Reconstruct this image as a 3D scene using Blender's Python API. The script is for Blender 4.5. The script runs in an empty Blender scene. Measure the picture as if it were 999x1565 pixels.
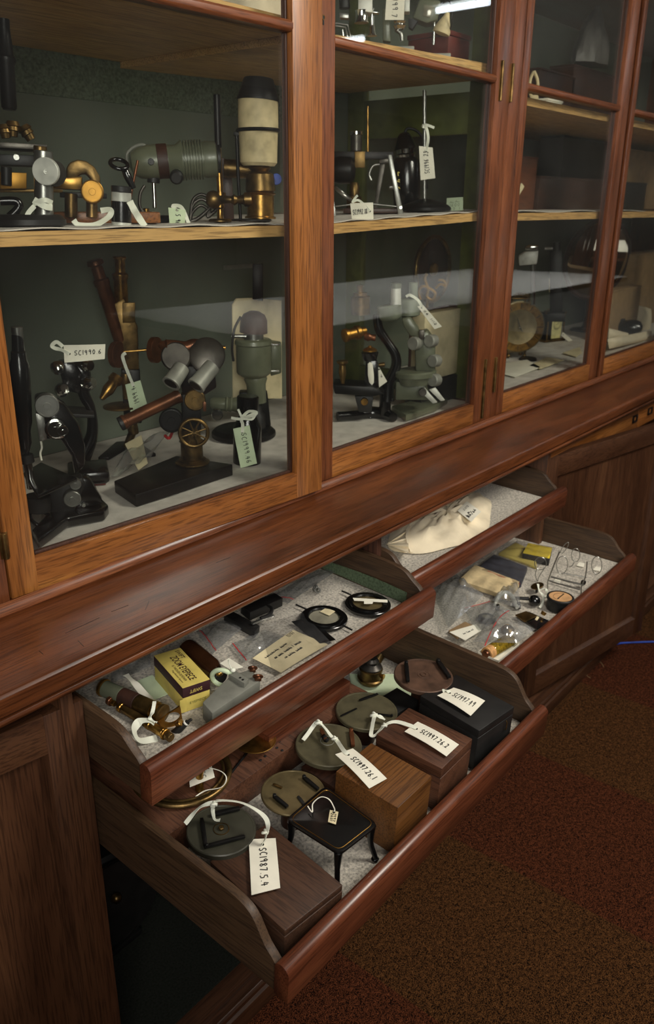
import bpy, bmesh, math, random
from mathutils import Vector as V, Matrix as M
random.seed(7)
PI = math.pi
SC = bpy.context.scene
COL = SC.collection
# ------------------------------------------------------------------ camera model (place measured from the photograph)
PPX, PPY = 499.5, 782.5
CAM = V((0, 0, 1.4))
def _axes():
    ax = V((1592 - PPX, 317 - PPY)); az = V((486 - PPX, 4084 - PPY))
    f = math.sqrt(-(ax.dot(az)))
    ex = V((ax.x, ax.y, f)).normalized(); ez = -V((az.x, az.y, f)).normalized()
    return f, ex, ez.cross(ex), ez
F, EX, EY, EZ = _axes()
def ray(u, v):
    d = V((u - PPX, v - PPY, F)); return V((EX.dot(d), EY.dot(d), EZ.dot(d)))
def at_z(u, v, z):
    d = ray(u, v); return CAM + d * ((z - CAM.z) / d.z)
def at_y(u, v, y):
    d = ray(u, v); return CAM + d * ((y - CAM.y) / d.y)
def at_x(u, v, x):
    d = ray(u, v); return CAM + d * ((x - CAM.x) / d.x)
def on_plane(u, v, p, n):
    d = ray(u, v); return CAM + d * ((p - CAM).dot(n) / d.dot(n))
class Stand:
    """vertical working plane through a base point, square to the horizontal viewing direction"""
    def __init__(s, base):
        s.b = V(base); h = V((base[0], base[1], 0)); s.dist = h.length; s.n = h.normalized()
        s.r = V((s.n.y, -s.n.x, 0)); s.up = V((0, 0, 1))
        s.k = (s.b - CAM).length / F
    def p(s, u, v, d=0.0):
        return on_plane(u, v, s.b + s.n * d, s.n)
    def w(s, a, up, d=0.0):      # metres: right, up, away
        return s.b + s.r * a + s.up * up + s.n * d
# ------------------------------------------------------------------ colours and materials
def lin(c):
    return tuple(((x / 255) / 12.92 if x / 255 <= .04045 else ((x / 255 + .055) / 1.055) ** 2.4) for x in c) + (1,)
MATS = {}
def mat(name):
    m = bpy.data.materials.new(name); m.use_nodes = True; nt = m.node_tree
    b = nt.nodes['Principled BSDF']; MATS[name] = m
    return m, nt, b
def link(nt, a, ao, b, bi): nt.links.new(a.outputs[ao], b.inputs[bi])
def node(nt, t, **kw):
    n = nt.nodes.new(t)
    for k, v in kw.items():
        if k in n.inputs: n.inputs[k].default_value = v
        else: setattr(n, k, v)
    return n
def ramp(nt, stops):
    r = nt.nodes.new('ShaderNodeValToRGB')
    while len(r.color_ramp.elements) < len(stops): r.color_ramp.elements.new(.5)
    for e, (p, c) in zip(r.color_ramp.elements, stops): e.position = p; e.color = lin(c)
    return r
def simple(name, c, rough=.5, metal=0, bump=0, bscale=200, var=.12, vscale=30, spec=.5, coat=0):
    m, nt, b = mat(name)
    b.inputs['Roughness'].default_value = rough; b.inputs['Metallic'].default_value = metal
    b.inputs['Specular IOR Level'].default_value = spec
    if coat: b.inputs['Coat Weight'].default_value = coat; b.inputs['Coat Roughness'].default_value = .15
    tc = node(nt, 'ShaderNodeTexCoord')
    n = node(nt, 'ShaderNodeTexNoise', Scale=vscale, Detail=5.0)
    link(nt, tc, 'Object', n, 'Vector')
    d = [max(0, x * (1 - var * 1.6)) for x in c]; l = [min(255, x * (1 + var)) for x in c]
    r = ramp(nt, [(.3, d), (.5, c), (.72, l)]); link(nt, n, 'Fac', r, 'Fac'); link(nt, r, 'Color', b, 'Base Color')
    if bump:
        n2 = node(nt, 'ShaderNodeTexNoise', Scale=bscale, Detail=3.0); link(nt, tc, 'Object', n2, 'Vector')
        bp = node(nt, 'ShaderNodeBump', Strength=bump, Distance=.002)
        link(nt, n2, 'Fac', bp, 'Height'); link(nt, bp, 'Normal', b, 'Normal')
    return m
def wood(name, stops, axis=0, rough=.38, scale=1.0, coat=.15, knots=.5):
    """grain runs along the axis"""
    m, nt, b = mat(name)
    b.inputs['Roughness'].default_value = rough
    b.inputs['Coat Weight'].default_value = coat; b.inputs['Coat Roughness'].default_value = .3
    tc = node(nt, 'ShaderNodeTexCoord'); mp = node(nt, 'ShaderNodeMapping')
    s = [38 * scale] * 3; s[axis] = 2.2 * scale; mp.inputs['Scale'].default_value = s
    link(nt, tc, 'Object', mp, 'Vector')
    n1 = node(nt, 'ShaderNodeTexNoise', Scale=1.0, Detail=8.0, Roughness=.62, Distortion=.6); link(nt, mp, 'Vector', n1, 'Vector')
    mp2 = node(nt, 'ShaderNodeMapping'); s = [9 * scale] * 3; s[axis] = 1.6 * scale; mp2.inputs['Scale'].default_value = s
    link(nt, tc, 'Object', mp2, 'Vector')
    n2 = node(nt, 'ShaderNodeTexNoise', Scale=1.0, Detail=4.0, Distortion=1.2); link(nt, mp2, 'Vector', n2, 'Vector')
    mix = node(nt, 'ShaderNodeMix', data_type='FLOAT'); mix.inputs[0].default_value = knots
    nt.links.new(n1.outputs['Fac'], mix.inputs[2]); nt.links.new(n2.outputs['Fac'], mix.inputs[3])
    r = ramp(nt, stops); nt.links.new(mix.outputs[0], r.inputs['Fac'])
    mp3 = node(nt, 'ShaderNodeMapping'); s = [420.0] * 3; s[axis] = 18.0; mp3.inputs['Scale'].default_value = s
    link(nt, tc, 'Object', mp3, 'Vector')
    n3 = node(nt, 'ShaderNodeTexNoise', Scale=1.0, Detail=2.0); link(nt, mp3, 'Vector', n3, 'Vector')
    r3 = ramp(nt, [(.38, (120, 110, 105)), (.52, (255, 255, 255))]); link(nt, n3, 'Fac', r3, 'Fac')
    mc = node(nt, 'ShaderNodeMix', data_type='RGBA', blend_type='MULTIPLY'); mc.inputs[0].default_value = .55
    nt.links.new(r.outputs['Color'], mc.inputs[6]); nt.links.new(r3.outputs['Color'], mc.inputs[7])
    nt.links.new(mc.outputs[2], b.inputs['Base Color'])
    bp = node(nt, 'ShaderNodeBump', Strength=.12, Distance=.001); link(nt, n3, 'Fac', bp, 'Height'); link(nt, bp, 'Normal', b, 'Normal')
    rr = node(nt, 'ShaderNodeMapRange'); rr.inputs[3].default_value = rough * .75; rr.inputs[4].default_value = rough * 1.35
    link(nt, n2, 'Fac', rr, 'Value'); link(nt, rr, 'Result', b, 'Roughness')
    return m
def woods(name, stops, **kw):
    return [wood(name + s, stops, axis=i, **kw) for i, s in enumerate(('_along', '_deep', '_upright'))]
def pane(name, tint=(255, 255, 255), refl=.05, edge=.75, rough=.0, streak=0, dust=0):
    """thin sheet of glass or clear film: lets light straight through and mirrors by angle"""
    m = bpy.data.materials.new(name); m.use_nodes = True; nt = m.node_tree; MATS[name] = m
    for n in list(nt.nodes): nt.nodes.remove(n)
    out = node(nt, 'ShaderNodeOutputMaterial'); tr = node(nt, 'ShaderNodeBsdfTransparent'); tr.inputs['Color'].default_value = lin(tint)
    gl = node(nt, 'ShaderNodeBsdfGlossy'); gl.inputs['Roughness'].default_value = rough
    lw = node(nt, 'ShaderNodeLayerWeight'); lw.inputs['Blend'].default_value = .5
    pw = node(nt, 'ShaderNodeMath', operation='POWER'); pw.inputs[1].default_value = 4.0; link(nt, lw, 'Facing', pw, 0)
    mr = node(nt, 'ShaderNodeMapRange'); mr.inputs[3].default_value = refl; mr.inputs[4].default_value = edge; link(nt, pw, 0, mr, 'Value')
    mx = node(nt, 'ShaderNodeMixShader'); link(nt, mr, 'Result', mx, 'Fac'); nt.links.new(tr.outputs[0], mx.inputs[1]); nt.links.new(gl.outputs[0], mx.inputs[2])
    last = mx
    if dust:
        df = node(nt, 'ShaderNodeBsdfDiffuse'); df.inputs['Color'].default_value = (.6, .6, .6, 1)
        tc = node(nt, 'ShaderNodeTexCoord'); nz = node(nt, 'ShaderNodeTexNoise', Scale=7.0, Detail=6.0); link(nt, tc, 'Object', nz, 'Vector')
        m2 = node(nt, 'ShaderNodeMapRange'); m2.inputs[1].default_value = .35; m2.inputs[2].default_value = .8; m2.inputs[3].default_value = dust * .3; m2.inputs[4].default_value = dust
        link(nt, nz, 'Fac', m2, 'Value'); mx2 = node(nt, 'ShaderNodeMixShader'); link(nt, m2, 'Result', mx2, 'Fac')
        nt.links.new(last.outputs[0], mx2.inputs[1]); nt.links.new(df.outputs[0], mx2.inputs[2]); last = mx2
    if streak:
        tc = node(nt, 'ShaderNodeTexCoord'); nz = node(nt, 'ShaderNodeTexNoise', Scale=streak, Detail=2.0); link(nt, tc, 'Object', nz, 'Vector')
        bp = node(nt, 'ShaderNodeBump', Strength=.6, Distance=.004); link(nt, nz, 'Fac', bp, 'Height'); link(nt, bp, 'Normal', gl, 'Normal')
    nt.links.new(last.outputs[0], out.inputs['Surface'])
    return m
# ------------------------------------------------------------------ mesh builder
def basis(ax):
    ax = V(ax).normalized(); t = V((0, 0, 1)) if abs(ax.z) < .9 else V((1, 0, 0))
    a = ax.cross(t).normalized(); return a, ax.cross(a).normalized(), ax
class MB:
    def __init__(s): s.v = []; s.f = []
    def add(s, vs, fs):
        o = len(s.v); s.v += [V(x) for x in vs]; s.f += [tuple(i + o for i in f) for f in fs]; return s
    def box(s, c, size, R=None, bev=.0012):
        bm = bmesh.new(); bmesh.ops.create_cube(bm, size=1)
        for v in bm.verts: v.co = V((v.co.x * size[0], v.co.y * size[1], v.co.z * size[2]))
        b = min(bev, min(size) * .3)
        if b > 0: bmesh.ops.bevel(bm, geom=bm.edges[:], offset=b, segments=2, affect='EDGES', profile=.5)
        R = R.to_3x3() if R else M.Identity(3)
        bm.verts.index_update()
        s.add([R @ v.co + V(c) for v in bm.verts], [[v.index for v in f.verts] for f in bm.faces]); bm.free(); return s
    def bar(s, lo, hi, bev=.0012):
        lo, hi = V(lo), V(hi); return s.box((lo + hi) / 2, [abs(x) for x in (hi - lo)], bev=bev)
    def prism(s, pts, off, bev=.001):
        """closed solid: polygon swept along a vector"""
        bm = bmesh.new(); off = V(off)
        a = [bm.verts.new(V(p)) for p in pts]; b = [bm.verts.new(V(p) + off) for p in pts]; n = len(pts)
        bm.faces.new(a[::-1]); bm.faces.new(b)
        for i in range(n): bm.faces.new((a[i], a[(i + 1) % n], b[(i + 1) % n], b[i]))
        bmesh.ops.recalc_face_normals(bm, faces=bm.faces[:])
        if bev > 0: bmesh.ops.bevel(bm, geom=[e for e in bm.edges if e.calc_face_angle(0) > .5], offset=bev, segments=2, affect='EDGES', profile=.5)
        bm.verts.index_update()
        s.add([v.co.copy() for v in bm.verts], [[v.index for v in f.verts] for f in bm.faces]); bm.free(); return s
    def lathe(s, base, ax, prof, seg=28, cap=True):
        a, b, c = basis(ax); base = V(base); vs = []; fs = []
        for (r, h) in prof:
            for i in range(seg):
                t = 2 * PI * i / seg; vs.append(base + c * h + (a * math.cos(t) + b * math.sin(t)) * max(r, 1e-5))
        for j in range(len(prof) - 1):
            for i in range(seg):
                k = (i + 1) % seg; fs.append((j * seg + i, j * seg + k, (j + 1) * seg + k, (j + 1) * seg + i))
        if cap: fs.append(tuple(range(seg))[::-1]); n = (len(prof) - 1) * seg; fs.append(tuple(range(n, n + seg)))
        return s.add(vs, fs)
    def cyl(s, p0, p1, r0, r1=None, seg=24, bev=.0006):
        p0, p1 = V(p0), V(p1); L = (p1 - p0).length; r1 = r0 if r1 is None else r1; b = min(bev, L * .2, r0 * .3 + 1e-5, r1 * .3 + 1e-5)
        return s.lathe(p0, p1 - p0, [(r0 - b, 0), (r0, b), (r1, L - b), (r1 - b, L)], seg)
    def ring(s, c, ax, R, r, h, seg=36):
        """flat ring: outer R, inner r, height h"""
        a, b, n = basis(ax); prof = [(r, 0), (R, 0), (R, h), (r, h), (r, 0)]
        return s.lathe(c, ax, prof, seg, cap=False)
    def torus(s, c, ax, R, r, seg=36, k=10):
        return s.lathe(c, ax, [(R + r * math.cos(2 * PI * i / k), r * math.sin(2 * PI * i / k)) for i in range(k + 1)], seg, cap=False)
    def ball(s, c, r, sq=(1, 1, 1), seg=20):
        c = V(c); vs = []; fs = []; n = seg // 2
        for j in range(n + 1):
            ph = PI * j / n
            for i in range(seg):
                t = 2 * PI * i / seg; vs.append(c + V((r * sq[0] * math.sin(ph) * math.cos(t), r * sq[1] * math.sin(ph) * math.sin(t), r * sq[2] * math.cos(ph))))
        for j in range(n):
            for i in range(seg): k = (i + 1) % seg; fs.append((j * seg + i, (j + 1) * seg + i, (j + 1) * seg + k, j * seg + k))
        return s.add(vs, fs)
    def tube(s, pts, r, seg=8, smooth=0, rad=None, close=False):
        pts = [V(p) for p in pts]
        if smooth:
            pts, rad = spline(pts, smooth, rad)
        n = len(pts); rad = rad or [r] * n; vs = []; fs = []
        t0 = (pts[1] - pts[0]).normalized(); a, b, _ = basis(t0)
        for i, p in enumerate(pts):
            t = (pts[min(i + 1, n - 1)] - pts[max(i - 1, 0)])
            t = t.normalized() if t.length > 1e-9 else t0
            a = (a - t * a.dot(t)).normalized(); b = t.cross(a)
            for k in range(seg): q = 2 * PI * k / seg; vs.append(p + (a * math.cos(q) + b * math.sin(q)) * rad[i])
        for j in range(n - 1):
            for i in range(seg): k = (i + 1) % seg; fs.append((j * seg + i, j * seg + k, (j + 1) * seg + k, (j + 1) * seg + i))
        if close: pass
        fs.append(tuple(range(seg))[::-1]); fs.append(tuple(range((n - 1) * seg, n * seg)))
        return s.add(vs, fs)
    def ribbon(s, pts, w, th=.0004, up=(0, 0, 1), smooth=6, twist=0):
        """flat tape following the points"""
        pts = [V(p) for p in pts]
        if smooth: pts, _ = spline(pts, smooth, None)
        n = len(pts); vs = []; fs = []
        for i, p in enumerate(pts):
            t = (pts[min(i + 1, n - 1)] - pts[max(i - 1, 0)]).normalized(); a = t.cross(V(up))
            a = a.normalized() if a.length > 1e-6 else V((1, 0, 0)); u = a.cross(t)
            if twist: q = twist * math.sin(i / n * PI * 3); a, u = a * math.cos(q) + u * math.sin(q), u * math.cos(q) - a * math.sin(q)
            for (x, y) in ((-1, -1), (1, -1), (1, 1), (-1, 1)): vs.append(p + a * (x * w / 2) + u * (y * th / 2))
        for j in range(n - 1):
            for i in range(4): k = (i + 1) % 4; fs.append((j * 4 + i, j * 4 + k, (j + 1) * 4 + k, (j + 1) * 4 + i))
        fs.append((3, 2, 1, 0)); fs.append(tuple(range((n - 1) * 4, n * 4)))
        return s.add(vs, fs)
    def sheet(s, fn, nu=12, nv=12, th=.0004):
        g = [[V(fn(i / nu, j / nv)) for i in range(nu + 1)] for j in range(nv + 1)]; vs = []; fs = []
        N = (nu + 1) * (nv + 1)
        def nm(i, j):
            a = g[j][min(i + 1, nu)] - g[j][max(i - 1, 0)]; b = g[min(j + 1, nv)][i] - g[max(j - 1, 0)][i]; c = a.cross(b); return c.normalized() if c.length > 1e-12 else V((0, 0, 1))
        for sg in (.5, -.5):
            for j in range(nv + 1):
                for i in range(nu + 1): vs.append(g[j][i] + nm(i, j) * th * sg)
        ix = lambda i, j, l: l * N + j * (nu + 1) + i
        for j in range(nv):
            for i in range(nu):
                fs.append((ix(i, j, 0), ix(i + 1, j, 0), ix(i + 1, j + 1, 0), ix(i, j + 1, 0)))
                fs.append((ix(i, j + 1, 1), ix(i + 1, j + 1, 1), ix(i + 1, j, 1), ix(i, j, 1)))
        for i in range(nu):
            fs.append((ix(i, 0, 1), ix(i + 1, 0, 1), ix(i + 1, 0, 0), ix(i, 0, 0))); fs.append((ix(i, nv, 0), ix(i + 1, nv, 0), ix(i + 1, nv, 1), ix(i, nv, 1)))
        for j in range(nv):
            fs.append((ix(0, j, 0), ix(0, j + 1, 0), ix(0, j + 1, 1), ix(0, j, 1))); fs.append((ix(nu, j, 1), ix(nu, j + 1, 1), ix(nu, j + 1, 0), ix(nu, j, 0)))
        return s.add(vs, fs)
def spline(pts, k, rad=None):
    out = []; ro = []; n = len(pts)
    for i in range(n - 1):
        p0, p1, p2, p3 = pts[max(i - 1, 0)], pts[i], pts[i + 1], pts[min(i + 2, n - 1)]
        for j in range(k):
            t = j / k; out.append(.5 * ((2 * p1) + (p2 - p0) * t + (2 * p0 - 5 * p1 + 4 * p2 - p3) * t * t + (3 * p1 - p0 - 3 * p2 + p3) * t ** 3))
            if rad: ro.append(rad[i] * (1 - t) + rad[i + 1] * t)
    out.append(pts[-1])
    if rad: ro.append(rad[-1])
    return out, (ro if rad else None)
# ------------------------------------------------------------------ objects
FRAME = {}
def mesh_obj(name, mb, m, parent=None, at=None):
    """mesh given in world coordinates, stored in the frame of its thing"""
    me = bpy.data.meshes.new(name)
    if parent is not None: Mi = FRAME[parent.name].inverted(); MW = FRAME[parent.name]
    else:
        MW = M.Translation(at) if at is not None else M.Identity(4); Mi = MW.inverted()
    me.from_pydata([Mi @ v for v in mb.v], [], mb.f)
    bm = bmesh.new(); bm.from_mesh(me); bmesh.ops.recalc_face_normals(bm, faces=bm.faces[:]); bm.to_mesh(me); bm.free()
    me.polygons.foreach_set('use_smooth', [True] * len(me.polygons)); me.set_sharp_from_angle(angle=math.radians(38))
    me.materials.append(m if not isinstance(m, str) else MATS[m])
    o = bpy.data.objects.new(name, me); COL.objects.link(o)
    if parent is not None: o.parent = parent
    else: o.matrix_world = MW
    FRAME[o.name] = MW
    return o
def part(name, mb, m, parent, label=None):
    o = mesh_obj(name, mb, m, parent)
    if label: o['label'] = label
    return o
def thing(name, label, cat, base, group=None):
    o = bpy.data.objects.new(name, None); COL.objects.link(o); o.location = V(base); o.empty_display_size = .02
    FRAME[o.name] = M.Translation(V(base)); tag(o, label, cat, group); return o
def tag(o, label, cat, group=None, kind=None):
    o['label'] = label; o['category'] = cat
    if group: o['group'] = group
    if kind: o['kind'] = kind
    return o
def solo(name, label, cat, mb, m, group=None, kind=None):
    lo = V([min(v[i] for v in mb.v) for i in range(3)]); hi = V([max(v[i] for v in mb.v) for i in range(3)])
    o = mesh_obj(name, mb, m, None, V(((lo.x + hi.x) / 2, (lo.y + hi.y) / 2, lo.z)))
    return tag(o, label, cat, group, kind)
def struct(name, mb, m):
    o = mesh_obj(name, mb, m); o['kind'] = 'structure'; o['label'] = name.replace('_', ' '); return o
# ------------------------------------------------------------------ lettering
GL = {  # hand-drawn strokes on a 0..1 grid
 'S': [[(.9, .85), (.6, 1), (.2, .85), (.15, .6), (.7, .42), (.85, .2), (.5, 0), (.1, .12)]], 'C': [[(.9, .9), (.5, 1), (.1, .6), (.1, .3), (.45, 0), (.9, .1)]],
 '1': [[(.5, 1), (.45, 0)]], '2': [[(.1, .8), (.4, 1), (.8, .8), (.5, .35), (.1, 0), (.9, .05)]], '3': [[(.1, .95), (.7, 1), (.5, .6), (.85, .3), (.5, 0), (.1, .1)]],
 '4': [[(.4, 1), (.1, .4), (.9, .45)], [(.65, .85), (.6, 0)]], '5': [[(.9, 1), (.25, .95), (.2, .6), (.75, .5), (.75, .12), (.1, 0)]],
 '6': [[(.7, 1), (.2, .55), (.15, .15), (.55, 0), (.85, .25), (.5, .5), (.2, .35)]], '7': [[(.1, .95), (.85, 1), (.4, 0)]],
 '8': [[(.5, .5), (.15, .8), (.5, 1), (.8, .8), (.5, .5), (.15, .2), (.5, 0), (.85, .2), (.5, .5)]], '9': [[(.8, .75), (.4, .5), (.15, .75), (.5, 1), (.8, .85), (.75, 0)]],
 '0': [[(.5, 1), (.12, .6), (.3, .05), (.7, .05), (.88, .6), (.5, 1)]], '.': [[(.4, .02), (.5, .08)]], '/': [[(.9, 1), (.1, 0)]], ' ': [], '-': [[(.2, .5), (.8, .5)]]}
def strokes(s, seed=1):
    rnd = random.Random(seed + len(s) * 31); out = []; x = 0
    for ch in s:
        w = .45 if ch in '.1' else .85
        g = GL.get(ch)
        if g is None:
            g = [[(rnd.random(), rnd.random()) for _ in range(3)] + [(1, .2)]]
            g = [[(.0, .1), (.25, .6 + .3 * rnd.random()), (.45, .05), (.7, .55 * rnd.random() + .2), (1, .1)]]
        dy = rnd.uniform(-.08, .08)
        for st in g: out.append([(x + a * w * .75, b + dy) for a, b in st])
        x += w
    return out, x
def write(mb, text, fn, x0, x1, y0, y1, wid, nrm, seed=1):
    """draw the text as pen strokes on the surface fn(s,t)"""
    st, W = strokes(text, seed)
    for s in st:
        pts = []
        for i in range(len(s) - 1):
            for k in range(3):
                t = k / 3; pts.append((s[i][0] * (1 - t) + s[i + 1][0] * t, s[i][1] * (1 - t) + s[i + 1][1] * t))
        pts.append(s[-1])
        mb.ribbon([V(fn(x0 + (x1 - x0) * a / W, y0 + (y1 - y0) * b)) + nrm * .0007 for a, b in pts], wid, .0003, up=nrm, smooth=0)
_fc = {}
def type_text(mb, s, fn, x0, x1, y0, y1, bold=0.0):
    """printed lettering laid on fn(s,t), which already returns raised points"""
    if s not in _fc:
        cu = bpy.data.curves.new('lettering', 'FONT'); cu.body = s; cu.offset = bold; ob = bpy.data.objects.new('lettering', cu); COL.objects.link(ob)
        bpy.context.view_layer.update(); me = ob.evaluated_get(bpy.context.evaluated_depsgraph_get()).to_mesh()
        _fc[s] = ([v.co.copy() for v in me.vertices], [tuple(p.vertices) for p in me.polygons]); bpy.data.objects.remove(ob); bpy.data.curves.remove(cu)
    vs, fs = _fc[s]
    if not vs: return mb
    ax = min(v.x for v in vs); bx = max(v.x for v in vs); ay = min(v.y for v in vs); by = max(v.y for v in vs)
    return mb.add([V(fn(x0 + (x1 - x0) * (v.x - ax) / (bx - ax), y0 + (y1 - y0) * (v.y - ay) / (by - ay))) for v in vs], fs)
def quadmap(A, B, C_, D, bend=0.0, lift=0.0):
    """A,B top edge start/end; D,C_ bottom edge; s along A->B, t from D up to A"""
    A, B, C_, D = map(V, (A, B, C_, D)); n = (B - A).cross(A - D).normalized()
    if n.z < 0 and abs(n.z) > .3: n = -n
    def fn(s, t):
        p = (D * (1 - s) + C_ * s) * (1 - t) + (A * (1 - s) + B * s) * t
        return p + n * (bend * math.sin(PI * s) + lift)
    return fn, n
# ------------------------------------------------------------------ material library
W_DOOR = woods('honey_wood', [(.28, (88, 50, 22)), (.42, (128, 76, 34)), (.55, (148, 92, 43)), (.7, (172, 114, 56))], rough=.36, coat=.2, scale=1.3, knots=.6)
W_FRAME = woods('frame_wood', [(.28, (70, 38, 21)), (.45, (104, 58, 33)), (.6, (122, 70, 40)), (.75, (140, 86, 50))], rough=.33, coat=.25, scale=1.3, knots=.6)
W_LEDGE = woods('ledge_wood', [(.25, (46, 23, 11)), (.42, (78, 41, 20)), (.55, (102, 55, 27)), (.72, (128, 73, 38))], rough=.32, coat=.3, scale=1.15, knots=.6)
W_DRAWER = woods('drawer_front_wood', [(.28, (50, 25, 15)), (.42, (84, 43, 27)), (.56, (108, 58, 36)), (.72, (130, 76, 48))], rough=.3, coat=.3, scale=1.1)
W_SIDE = woods('drawer_side_wood', [(.3, (48, 34, 22)), (.5, (70, 50, 32)), (.7, (88, 64, 42))], rough=.5, coat=.05)
W_LOWER = woods('lower_door_wood', [(.3, (42, 24, 14)), (.45, (68, 41, 25)), (.58, (84, 53, 33)), (.75, (118, 80, 50))], rough=.42, coat=.1, scale=.8, knots=.7)
W_SHELF = woods('shelf_pine', [(.3, (196, 150, 88)), (.5, (212, 168, 104)), (.7, (224, 184, 120))], rough=.55, coat=0)
W_DARK = woods('dark_wood', [(.3, (40, 22, 14)), (.5, (62, 36, 24)), (.7, (82, 50, 34))], rough=.45, coat=.1)
W_GOLD = wood('golden_box_wood', [(.3, (88, 54, 22)), (.5, (112, 71, 32)), (.7, (130, 86, 42))], axis=0, rough=.45, coat=.1, scale=.8)
W_RED = wood('worn_box_wood', [(.3, (30, 18, 13)), (.42, (76, 46, 30)), (.56, (98, 62, 42)), (.7, (66, 34, 25))], axis=1, rough=.5, coat=.1)
W_WALN = wood('walnut_box_wood', [(.28, (46, 29, 19)), (.5, (72, 47, 32)), (.72, (94, 64, 44))], axis=1, rough=.5, coat=.05, scale=.7)
simple('brass', (172, 132, 68), .3, .95, var=.2, vscale=60)
simple('dark_brass', (118, 94, 56), .38, .9, bump=.1, var=.3, vscale=40)
simple('gold_brass', (170, 126, 58), .42, 1, var=.1)
simple('copper_brown', (112, 70, 46), .35, .7, var=.2)
simple('black_enamel', (13, 13, 13), .22, 0, coat=.35, spec=.5)
simple('black_matte', (26, 25, 24), .5, 0, var=.2)
simple('gunmetal', (84, 80, 74), .38, .8, var=.2)
simple('chrome', (205, 205, 200), .14, 1, var=.04)
simple('steel', (158, 158, 152), .32, .9, var=.08)
simple('dull_alloy', (150, 150, 140), .5, .3, var=.1)
simple('sage_paint', (102, 106, 86), .4, .1, var=.06, coat=.2)
simple('grey_green_paint', (120, 126, 108), .45, 0, var=.06)
simple('grey_box_paint', (118, 118, 108), .6, 0, var=.08, bump=.1, bscale=300)
simple('green_paint', (92, 98, 48), .5, 0, var=.1)
simple('paper', (238, 234, 216), .7, 0, var=.03, vscale=20)
simple('old_paper', (222, 208, 168), .75, 0, var=.08, vscale=20)
simple('green_tag_paper', (206, 222, 186), .75, 0, var=.04)
simple('ink', (20, 19, 22), .6)
simple('ribbon_tape', (236, 238, 220), .8, 0, bump=.3, bscale=1500, var=.05)
simple('white_plastic', (228, 226, 216), .5, 0)
simple('white_metal', (206, 206, 196), .45, .2)
simple('muslin', (228, 214, 184), .85, 0, var=.07, vscale=14, bump=.25, bscale=120)
simple('white_cloth', (206, 200, 190), .9, 0, bump=.4, bscale=400, var=.06)
simple('grey_felt', (196, 189, 176), .98, 0, bump=.9, bscale=900, var=.16, vscale=260, spec=.1)
simple('green_felt', (92, 106, 82), .98, 0, bump=.9, bscale=900, var=.14, vscale=260, spec=.1)
simple('old_baize', (46, 48, 42), .98, 0, bump=.9, bscale=900, var=.14, vscale=260, spec=.1)
simple('grey_wrap', (96, 94, 90), .5, 0, var=.1)
simple('back_felt', (108, 120, 102), .95, 0, bump=.6, bscale=700, var=.14, vscale=220, spec=.1)
simple('back_paint', (114, 122, 108), .8, 0, var=.05, vscale=4, spec=.2)
simple('yellow_card', (206, 186, 96), .6, 0, var=.06)
simple('bright_yellow_card', (222, 196, 44), .6, 0, var=.06)
simple('maroon_card', (58, 30, 34), .55, 0, var=.1)
simple('cork', (198, 148, 92), .8, 0, var=.12, vscale=160)
simple('brick_cloth', (206, 184, 140), .9, 0, bump=.5, bscale=300, var=.12)
simple('dark_sponge', (54, 54, 66), .95, 0, bump=.8, bscale=600, var=.15)
simple('leather_brown', (58, 34, 24), .55, 0, bump=.3, bscale=120, var=.2)
simple('rubber_black', (22, 21, 20), .6)
simple('blue_cable', (38, 74, 170), .4)
simple('red_line', (196, 40, 44), .5)
simple('red_wood', (96, 34, 26), .5, var=.15)
simple('cream_ceramic', (214, 196, 152), .6, 0, var=.1, vscale=40)
simple('cardboard', (150, 122, 86), .8, 0, var=.06)
simple('brown_glass_dark', (46, 26, 14), .12, 0, coat=.6)
simple('dial_face', (206, 160, 112), .5)
simple('clock_face', (222, 214, 150), .6)
simple('lens_dark', (20, 22, 26), .05, .3, coat=1)
simple('mirror_silver', (236, 228, 214), .03, 1, var=.01)
simple('grey_lens', (150, 146, 128), .15, .2, coat=.8)
simple('wall_paint', (150, 148, 140), .85, 0, var=.03, vscale=3)
simple('ceiling_paint', (176, 174, 168), .9, 0, var=.03, vscale=3)
simple('iron_black', (30, 29, 28), .42, .6, var=.2)
simple('olive_disc', (120, 106, 74), .42, .6, var=.12, vscale=40)
simple('grey_disc', (92, 86, 64), .5, .3, var=.12, vscale=40)
simple('copper_disc', (92, 68, 54), .5, .3, var=.2, vscale=40)
simple('slate_disc', (62, 61, 50), .4, .2, var=.08)
pane('window_glass', (246, 247, 245), refl=.05, edge=.6, dust=.01)
pane('zip_bag_film', (246, 247, 246), refl=.12, edge=.6, rough=.12, streak=45, dust=.20)
pane('clear_film', (250, 250, 250), refl=.06, edge=.6, rough=.08, streak=45, dust=.04)
pane('clear_glass', (228, 224, 190), refl=.08, edge=.9)
pane('brown_glass', (104, 62, 26), refl=.1, edge=.9)
def emit(name, c, e):
    m = bpy.data.materials.new(name); m.use_nodes = True; b = m.node_tree.nodes['Principled BSDF']
    b.inputs['Base Color'].default_value = lin(c); b.inputs['Emission Color'].default_value = lin(c); b.inputs['Emission Strength'].default_value = e; MATS[name] = m
emit('tube_light', (236, 244, 255), 14)
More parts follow.
